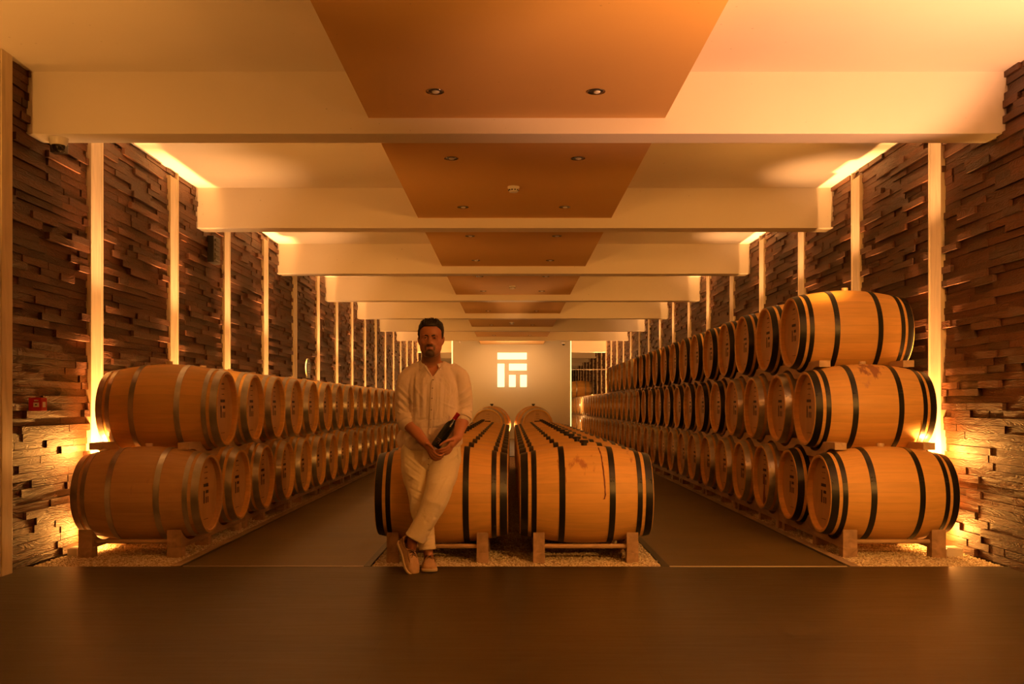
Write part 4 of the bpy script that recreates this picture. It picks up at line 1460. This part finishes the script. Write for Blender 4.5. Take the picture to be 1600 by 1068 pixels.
# sleeve-body creases, belly crease, drag lines
for (px, py, r_, v) in ((646, 612, (.010, .1, .10), .010), (645, 640, (.008, .1, .06), .012), (712.5, 612, (.010, .1, .10), .012), (712, 640, (.009, .1, .06), .012),
                        (690, 668, (.10, .1, .006), .006), (668, 655, (.08, .1, .006), .004)):
    c = P(px, py, 6.33)
    push(a, (c.x, c.y, c.z), r_, (0, v, 0))
co_set(sme, a)
ridges(sme, [((650, 592), (653, 640), .010, .009), ((662, 592), (662, 652), .009, .008), ((656, 600), (657, 650), .006, -.007), ((668, 600), (667, 655), .006, -.006),
             ((690, 592), (688, 655), .009, .009), ((703, 596), (699, 650), .010, .009), ((696, 596), (693, 650), .006, -.007), ((682, 598), (682, 650), .005, -.005),
             ((645, 640), (668, 630), .006, .006), ((716, 640), (690, 628), .006, .006), ((648, 660), (672, 652), .006, -.006), ((716, 658), (684, 664), .006, .007), ((716, 666), (686, 672), .005, -.007),
             ((648, 602), (664, 626), .007, .006), ((713, 602), (700, 628), .007, .007),
             ((622, 604), (645, 626), .006, .008), ((621, 616), (644, 638), .006, .008), ((621, 610), (645, 632), .004, -.007), ((620, 628), (642, 648), .006, .008), ((620, 622), (643, 643), .004, -.006),
             ((620, 642), (642, 654), .005, .007), ((621, 635), (642, 651), .004, -.006),
             ((735, 602), (716, 620), .006, .008), ((736, 616), (716, 630), .006, .008), ((735, 609), (716, 626), .004, -.006), ((737, 630), (717, 639), .005, .008), ((737, 623), (717, 634), .004, -.006),
             ((737, 641), (718, 647), .005, .007), ((630, 690), (650, 676), .006, .006), ((640, 700), (660, 684), .006, -.006), ((714, 686), (700, 676), .006, .006)], 6.36)
# open neck: a V at the front and the hole for the neck
bm = bmesh.new(); bm.from_mesh(sme)
vb = P(676.5, 588.5, 6.34)
neck_z = P(0, 571.5, 6.4).z
kill = []
for f in bm.faces:
    c = f.calc_center_median()
    if c.z > vb.z and c.y < 6.47 and abs(c.x - vb.x + (c.z - vb.z) * -0.0) < (c.z - vb.z) * 0.60:
        kill.append(f)
    elif c.z > neck_z and abs(c.x - HX) < .074 and math.hypot((c.x - HX) / .074, (c.y - 6.435) / .075) < 1.0:
        kill.append(f)
bmesh.ops.delete(bm, geom=kill, context='FACES')
bm.to_mesh(sme); bm.free()
def _neck(co):
    if co.z > vb.z - .01 and co.y < 6.47 and co.z < neck_z + .02 and abs(co.x - vb.x) < .06:
        sx = 1 if co.x > vb.x else -1
        return Vector((vb.x + sx * max(0.0, (co.z - vb.z)) * 0.60, co.y, co.z))
    return co
snap_open(sme, _neck)
sme.polygons.foreach_set('use_smooth', [True] * len(sme.polygons))
shirt = link_me(sme, 'shirt', M['shirt'], man)
md = shirt.modifiers.new('thick', 'SOLIDIFY'); md.thickness = 0.0022; md.offset = -1

def front_y(me, x, z):
    """front surface of a garment at (x, z)"""
    a_ = co_get(me)
    m = (np.abs(a_[:, 0] - x) < .012) & (np.abs(a_[:, 2] - z) < .012) & (a_[:, 1] < 6.45)
    return a_[m, 1].min() if m.any() else 6.33

# placket and buttons
pk = [(676.8, 590), (675.8, 604), (675.2, 620), (674.2, 638), (673.6, 655), (672.6, 668), (671.0, 680)]
vs, fs = [], []
for (px, py) in pk:
    c = P(px, py, 6.31)
    y = front_y(sme, c.x, c.z)
    for dx in (-.013, .013):
        yy = front_y(sme, c.x + dx, c.z) - .0028
        vs.append((c.x + dx, yy, c.z))
for i in range(len(pk) - 1):
    fs.append((2 * i, 2 * i + 1, 2 * i + 3, 2 * i + 2))
pl_o = mesh_obj('placket', vs, fs, M['shirt'], shirt, True)
md = pl_o.modifiers.new('t', 'SOLIDIFY'); md.thickness = 0.0022
md = pl_o.modifiers.new('s', 'SUBSURF'); md.levels = 1; md.render_levels = 1
for (px, py) in ((677.0, 593), (676.0, 606), (675.4, 622), (674.6, 640), (673.9, 655), (672.6, 667)):
    c = P(px, py, 6.31)
    y = front_y(sme, c.x, c.z) - .0042
    mb = MB(); mb.lathe([(0.0001, y - .0014), (.0042, y - .0012), (.0050, y), (.0001, y + .001)], 14, 'y', (c.x, 0, c.z))
    mb.build('button', M['button'], shirt, True)
# collar: stand and two leaves
def sheet(rows, name, parent, mat, th=0.0025):
    vs = [p for r_ in rows for p in r_]; m_ = len(rows[0])
    fs = [(j * m_ + k, j * m_ + k + 1, (j + 1) * m_ + k + 1, (j + 1) * m_ + k) for j in range(len(rows) - 1) for k in range(m_ - 1)]
    o = mesh_obj(name, vs, fs, mat, parent, True)
    md = o.modifiers.new('t', 'SOLIDIFY'); md.thickness = th; md.offset = 0
    md = o.modifiers.new('s', 'SUBSURF'); md.levels = 1; md.render_levels = 2
    return o
inner, mid, outer = [], [], []
for k in range(25):
    t = k / 24.0
    ang = R(-58 + 296 * t)               # from the right front round the back to the left front
    cx, sy = math.cos(ang), math.sin(ang)
    fr_ = max(0.0, -sy)                   # 1 at the front
    e = abs(t - .5) * 2
    tip = max(0, (e - .72) / .28)
    inner.append((HX + .071 * cx, 6.432 + .066 * sy, 1.362 - .018 * fr_ + .012 * max(0, sy)))
    mid.append((HX + .074 * cx, 6.432 + .070 * sy - .003, 1.374 - .018 * fr_ + .016 * max(0, sy)))
    outer.append((HX + (.086 + .006 * tip) * cx + math.copysign(.014, cx) * tip, 6.430 + .085 * sy - .022 * tip, 1.338 - .020 * fr_ - .022 * tip + .014 * max(0, sy)))
low = [(p[0] * 1.0, p[1], p[2] - .022) for p in inner]
sheet([low, inner, mid, outer], 'collar', shirt, M['shirt'])
# facings that fall open beside the V
for s in (-1, 1):
    rows = []
    for t in np.linspace(0, 1, 6):
        z = vb.z + t * 0.068
        xi = vb.x + s * ((z - vb.z) * 0.60 + .001)
        xo = xi + s * (.005 + .013 * t)
        y1 = front_y(sme, xo, z) - .003
        rows.append([(xi, y1 + .006 + .006 * t, z), ((xi + xo) / 2, y1 - .002, z), (xo, y1, z)])
    sheet(rows, 'facing', shirt, M['shirt'])
# rolled cuffs
for nm, A, B, r0 in (('r', P(634, 653, 6.40), P(637.5, 665.5, 6.35), .0605), ('l', P(724.5, 648.5, 6.40), P(723.6, 660.0, 6.345), .0565)):
    d = (B - A).normalized()
    u = d.cross(Vector((1, 0, 0))).normalized(); w = d.cross(u)
    rr2 = []
    prof = [(0.0, -.004), (.003, .0005), (.012, .002), (.028, .002), (.040, .001), (.046, -.002), (.048, -.008), (.046, -.014), (.036, -.012), (0.02, -.012), (0.0, -.012)]
    for (t, dr) in prof:
        ring = []
        for k in range(36):
            an = 2 * PI * k / 36
            wob = .0018 * math.sin(5 * an + t * 40) + .0012 * math.sin(9 * an)
            rad = r0 + dr + wob
            ring.append(A + d * (t * 1.05) + u * (rad * math.cos(an)) + w * (rad * math.sin(an)))
        rr2.append(ring)
    mb = MB(); mb.rings(rr2, False)
    mb.build('cuff', M['shirt'], shirt, True)

# --- trousers
tm = MB()
torso_rings(tm, [(672, 640, 711, 6.34, 6.585), (686, 634, 716, 6.335, 6.60), (700, 628, 721, 6.33, 6.60), (714, 627, 721, 6.33, 6.59), (726, 632, 717, 6.335, 6.56), (736, 644, 706, 6.35, 6.52)], 44, 0.86)
tm.limb([P(650, 708, 6.46), P(651, 735, 6.415), P(654.5, 765, 6.375), P(657, 792, 6.365), P(662, 820, 6.365), P(667, 846, 6.35), P(668, 859, 6.34)],
        [.098, .095, .079, .068, .060, .052, .050], 26, 0.15)
tm.limb([P(698, 706, 6.44), P(692.5, 738, 6.35), P(684, 770, 6.275), P(672, 797, 6.245), P(658.5, 822, 6.235), P(648, 841, 6.235)],
        [.098, .096, .084, .070, .0625, .062], 26, 0.15)
tme = remeshed(tm, 0.0055, 3, 'trousers')
folds(tme, 0.0080, 6.0, (1.0, 1.0, 0.8), 9.0, 0.0025)
ridges(tme, [((704, 738), (672, 800), .008, .010), ((697, 744), (668, 806), .006, -.009), ((690, 742), (664, 800), .007, .009), ((711, 752), (684, 806), .006, -.008), ((664, 790), (650, 822), .007, .009),
             ((672, 800), (662, 834), .006, -.009), ((682, 796), (668, 838), .007, .008), ((644, 806), (660, 822), .006, .008), ((636, 828), (664, 842), .006, .007), ((640, 820), (668, 832), .005, -.007),
             ((634, 712), (660, 732), .006, .007), ((632, 724), (658, 742), .005, -.006), ((634, 738), (656, 752), .007, .007), ((640, 762), (660, 770), .006, -.007), ((644, 772), (660, 782), .007, .008),
             ((672, 740), (700, 728), .007, .006), ((674, 752), (704, 742), .006, -.006), ((718, 706), (700, 722), .006, .006), ((656, 846), (680, 838), .005, .006), ((658, 854), (682, 850), .004, -.004)], 6.32)
a = co_get(tme)
# crotch seam, long drag folds along the crossed leg
for (px, py, r_, v) in ((669.5, 725, (.006, .1, .055), .012), (668, 750, (.006, .1, .06), .010)):
    c = P(px, py, 6.32)
    push(a, (c.x, c.y, c.z), r_, (0, v, 0))
nn = np.empty(len(tme.vertices) * 3, dtype=np.float32); tme.vertex_normals.foreach_get('vector', nn); nn = nn.reshape(-1, 3)
for (p0, p1, w, amp) in (((700, 748), (668, 812), .011, -.008), ((708, 760), (682, 806), .010, -.006), ((652, 800), (672, 828), .010, -.009), ((640, 826), (668, 838), .010, -.008),
                         ((640, 720), (664, 742), .010, -.005), ((638, 752), (660, 764), .009, -.006), ((690, 800), (664, 806), .009, -.006)):
    A, B = P(*p0, 6.3), P(*p1, 6.25)
    AB = np.array((B - A)); L2 = AB @ AB
    t = np.clip(((a - np.array(A)) @ AB) / L2, 0, 1)
    q = np.array(A) + t[:, None] * AB
    dxz = ((a - q)[:, [0, 2]] ** 2).sum(1)
    fall = np.exp(-dxz / w ** 2) * np.clip(1.0 - np.abs((a - q)[:, 1]) / .16, 0, 1)
    a += nn * (fall * amp)[:, None]
co_set(tme, a)
# open the hems, but keep a fabric thickness
bm = bmesh.new(); bm.from_mesh(tme)
d1 = (P(648, 841, 6.235) - P(658.5, 822, 6.235)).normalized(); c1 = P(648, 841, 6.235) + d1 * .001
d2 = (P(668, 859, 6.34) - P(667, 846, 6.35)).normalized(); c2 = P(668, 859, 6.34)
def _ax(p, c_, d_):
    v_ = p - c_
    return (v_ - d_ * v_.dot(d_)).length
def _leg(p):
    return (c1, d1) if _ax(p, c1, d1) < _ax(p, c2, d2) else (c2, d2)
kill = []
for f in bm.faces:
    p_ = f.calc_center_median()
    c_, d_ = _leg(p_)
    if (p_ - c_).dot(d_) > 0 and (p_ - c_).length < .10:
        kill.append(f)
bmesh.ops.delete(bm, geom=kill, context='FACES')
bm.to_mesh(tme); bm.free()
def _hem(co):
    co = Vector(co)
    c_, d_ = _leg(co)
    return co - d_ * (co - c_).dot(d_) if (co - c_).length < .09 else co
snap_open(tme, _hem)
tme.polygons.foreach_set('use_smooth', [True] * len(tme.polygons))
tro = link_me(tme, 'trousers', M['trousers'], man)
md = tro.modifiers.new('thick', 'SOLIDIFY'); md.thickness = 0.0025; md.offset = -1
# fly buttons and pocket edge
for (px, py) in ((669.6, 716), (669.6, 725), (669.7, 734)):
    c = P(px, py, 6.32); y = front_y(tme, c.x, c.z) - .001
    mb = MB(); mb.lathe([(0.0001, y - .002), (.004, y - .0015), (.0045, y), (.0001, y + .001)], 12, 'y', (c.x, 0, c.z))
    mb.build('fly_button', M['button'], tro, True)
vs = []
for (px, py) in ((712, 693), (715.5, 704), (716.5, 716)):
    c = P(px, py, 6.36); y = front_y(tme, c.x, c.z)
    vs += [c + Vector((0, y - c.y - .001, 0))]
mb = MB(); mb.limb(vs, [.0022, .0022, .0018], 8); mb.build('pocket_edge', M['trousers'], tro, True)

# --- shoes: built pointing along +Y of their own frame (heel at 0, toe at .285), then posed
def shoe(mat_w, side):
    t_upper = MB()
    st = [(0.004, .020, .058, .0), (0.02, .033, .066, .0), (0.055, .037, .068, .002), (0.10, .036, .064, .003), (0.14, .040, .062, .003),
          (0.18, .046, .058, .002), (0.22, .049, .048, .0), (0.25, .045, .038, -.002), (0.272, .034, .028, -.003), (0.284, .016, .020, -.004)]
    rings = []
    for (y, w, h, cx) in st:
        ring = []
        for k in range(28):
            a_ = 2 * PI * k / 28
            c, s = math.cos(a_), math.sin(a_)
            z = .018 + (h * (abs(s) ** .75) if s > 0 else 0.0)
            ring.append((side * cx + w * math.copysign(abs(c) ** .72, c), y, z))
        rings.append(ring)
    t_upper.rings(rings)
    me = remeshed(t_upper, 0.004, 3, 'upper')
    bm = bmesh.new(); bm.from_mesh(me)
    kill = [f for f in bm.faces if f.calc_center_median().z > .055 and math.hypot((f.calc_center_median().x) / .030, (f.calc_center_median().y - .072) / .060) < 1]
    bmesh.ops.delete(bm, geom=kill, context='FACES')
    bm.transform(mat_w); bm.to_mesh(me); bm.free()
    me.polygons.foreach_set('use_smooth', [True] * len(me.polygons))
    up = link_me(me, 'shoe', M['suede'], man)
    md = up.modifiers.new('t', 'SOLIDIFY'); md.thickness = .003; md.offset = -1
    def part(mb, nm, mt):
        mb.v = [tuple(mat_w @ Vector(v)) for v in mb.v]
        return mb.build(nm, M[mt], up, True)
    # sole
    mb = MB(); rings = []
    for (z, g) in ((0.0, -.001), (.002, .003), (.017, .0045), (.021, .002)):
        ring = []
        pts = [(y, w, cx) for (y, w, h, cx) in st]
        right = [(side * cx + w + g, y) for (y, w, cx) in pts]
        left = [(side * cx - w - g, y) for (y, w, cx) in reversed(pts)]
        for (x, y) in right + left:
            yy = y + (g if y > .2 else -g if y < .02 else 0)
            ring.append((x, yy, z + max(0, (y - .22)) * .08))
        rings.append(ring)
    mb.rings(rings); part(mb, 'sole', 'sole')
    # apron seam, laces, collar thong
    mb = MB(); mb.limb([(-.030, .125, .070), (-.036, .175, .063), (-.034, .215, .056), (-.018, .245, .046), (0, .252, .044), (.018, .245, .046), (.034, .215, .056), (.036, .175, .063), (.030, .125, .070)],
                       [.0026] * 9, 8)
    part(mb, 'apron_seam', 'lace')
    for (y, z) in ((.130, .0835), (.150, .0815), (.170, .0785)):
        mb = MB(); mb.limb([(-.024, y, z - .010), (-.008, y + .004, z), (.008, y - .004, z), (.024, y, z - .010)], [.0028] * 4, 8); part(mb, 'lace', 'lace')
    mb = MB()
    for s in (-1, 1):
        mb.limb([(0, .140, .083), (s * .012, .152, .094), (s * .024, .140, .088), (s * .006, .140, .083)], [.0026] * 4, 8)
        mb.limb([(0, .142, .084), (s * .010, .168, .084), (s * .020, .188, .068)], [.0026] * 3, 8)
    part(mb, 'lace_bow', 'lace')
    for s in (-1, 1):
        mb = MB(); mb.limb([(s * .030, .118, .066), (s * .0365, .085, .060), (s * .036, .045, .062), (s * .026, .014, .064)], [.0024] * 4, 8); part(mb, 'side_lace', 'lace')

def frame(heel, toe, up):
    y = (Vector(toe) - Vector(heel)).normalized()
    u = Vector(up); u = (u - y * u.dot(y)).normalized()
    x = y.cross(u)
    m = Matrix((x, y, u)).transposed().to_4x4()
    m.translation = Vector(heel)
    return m
shoe(frame((-0.545, 6.445, 0.001), (-0.522, 6.165, 0.001), (0, 0, 1)), 1)
shoe(frame(P(625.0, 847, 6.335), P(642.5, 892.5, 6.185), (0.60, -.62, .30)), -1)

# --- the bottle in his hands
Bb, Bt = P(680.0, 698.0, 6.200), P(716.3, 645.5, 6.235)
ax = (Bt - Bb); L = ax.length; ax.normalize()
bt = empty('wine_bottle', Bb, 0, 'dark wine bottle with red capsule held slanting in the hands of the man', 'bottle')
bt.rotation_euler = ax.to_track_quat('Z', 'X').to_euler()
k = L / .30
prof = [(.0001, .006), (.020, .004), (.030, .0), (.0355, .004), (.037, .012), (.0375, .10), (.0375, .172), (.036, .190), (.030, .208), (.020, .224), (.0155, .236), (.0145, .255), (.0145, .292), (.0001, .292)]
mb = MB(); mb.lathe([(r_ * k, z * k) for r_, z in prof], 40); auto_smooth(mb.build('glass_body', M['bottle_glass'], bt), 50)
mb = MB(); mb.lathe([(r_ * k, z * k) for r_, z in [(.0150, .243), (.0156, .244), (.0158, .285), (.0168, .287), (.0168, .298), (.0150, .300), (.0001, .300)]], 32)
auto_smooth(mb.build('capsule', M['capsule'], bt), 40)
# small printed mark facing the viewer
v = Vector((-.2, -1, 0.2)); inv = bt.rotation_euler.to_matrix().inverted()
lv = inv @ v; ang = math.atan2(lv.y, lv.x)
mb = MB()
for (u0, u1, z0, z1) in ((-.018, .018, .060, .068), (-.018, -.011, .030, .055), (-.004, .018, .047, .055), (-.004, .003, .030, .042), (.011, .018, .030, .042)):
    rr_ = .0379 * k
    a0, a1 = ang + u0 / rr_, ang + u1 / rr_
    ring0 = [(rr_ * math.cos(a_), rr_ * math.sin(a_)) for a_ in np.linspace(a0, a1, 5)]
    n_ = len(mb.v)
    vv = [(x, y, z0 * k) for x, y in ring0] + [(x, y, z1 * k) for x, y in ring0]
    mb.add(vv, [(i, i + 1, 5 + i + 1, 5 + i) for i in range(4)])
mb.build('label_print', M['label_print'], bt)
#PERSON_END
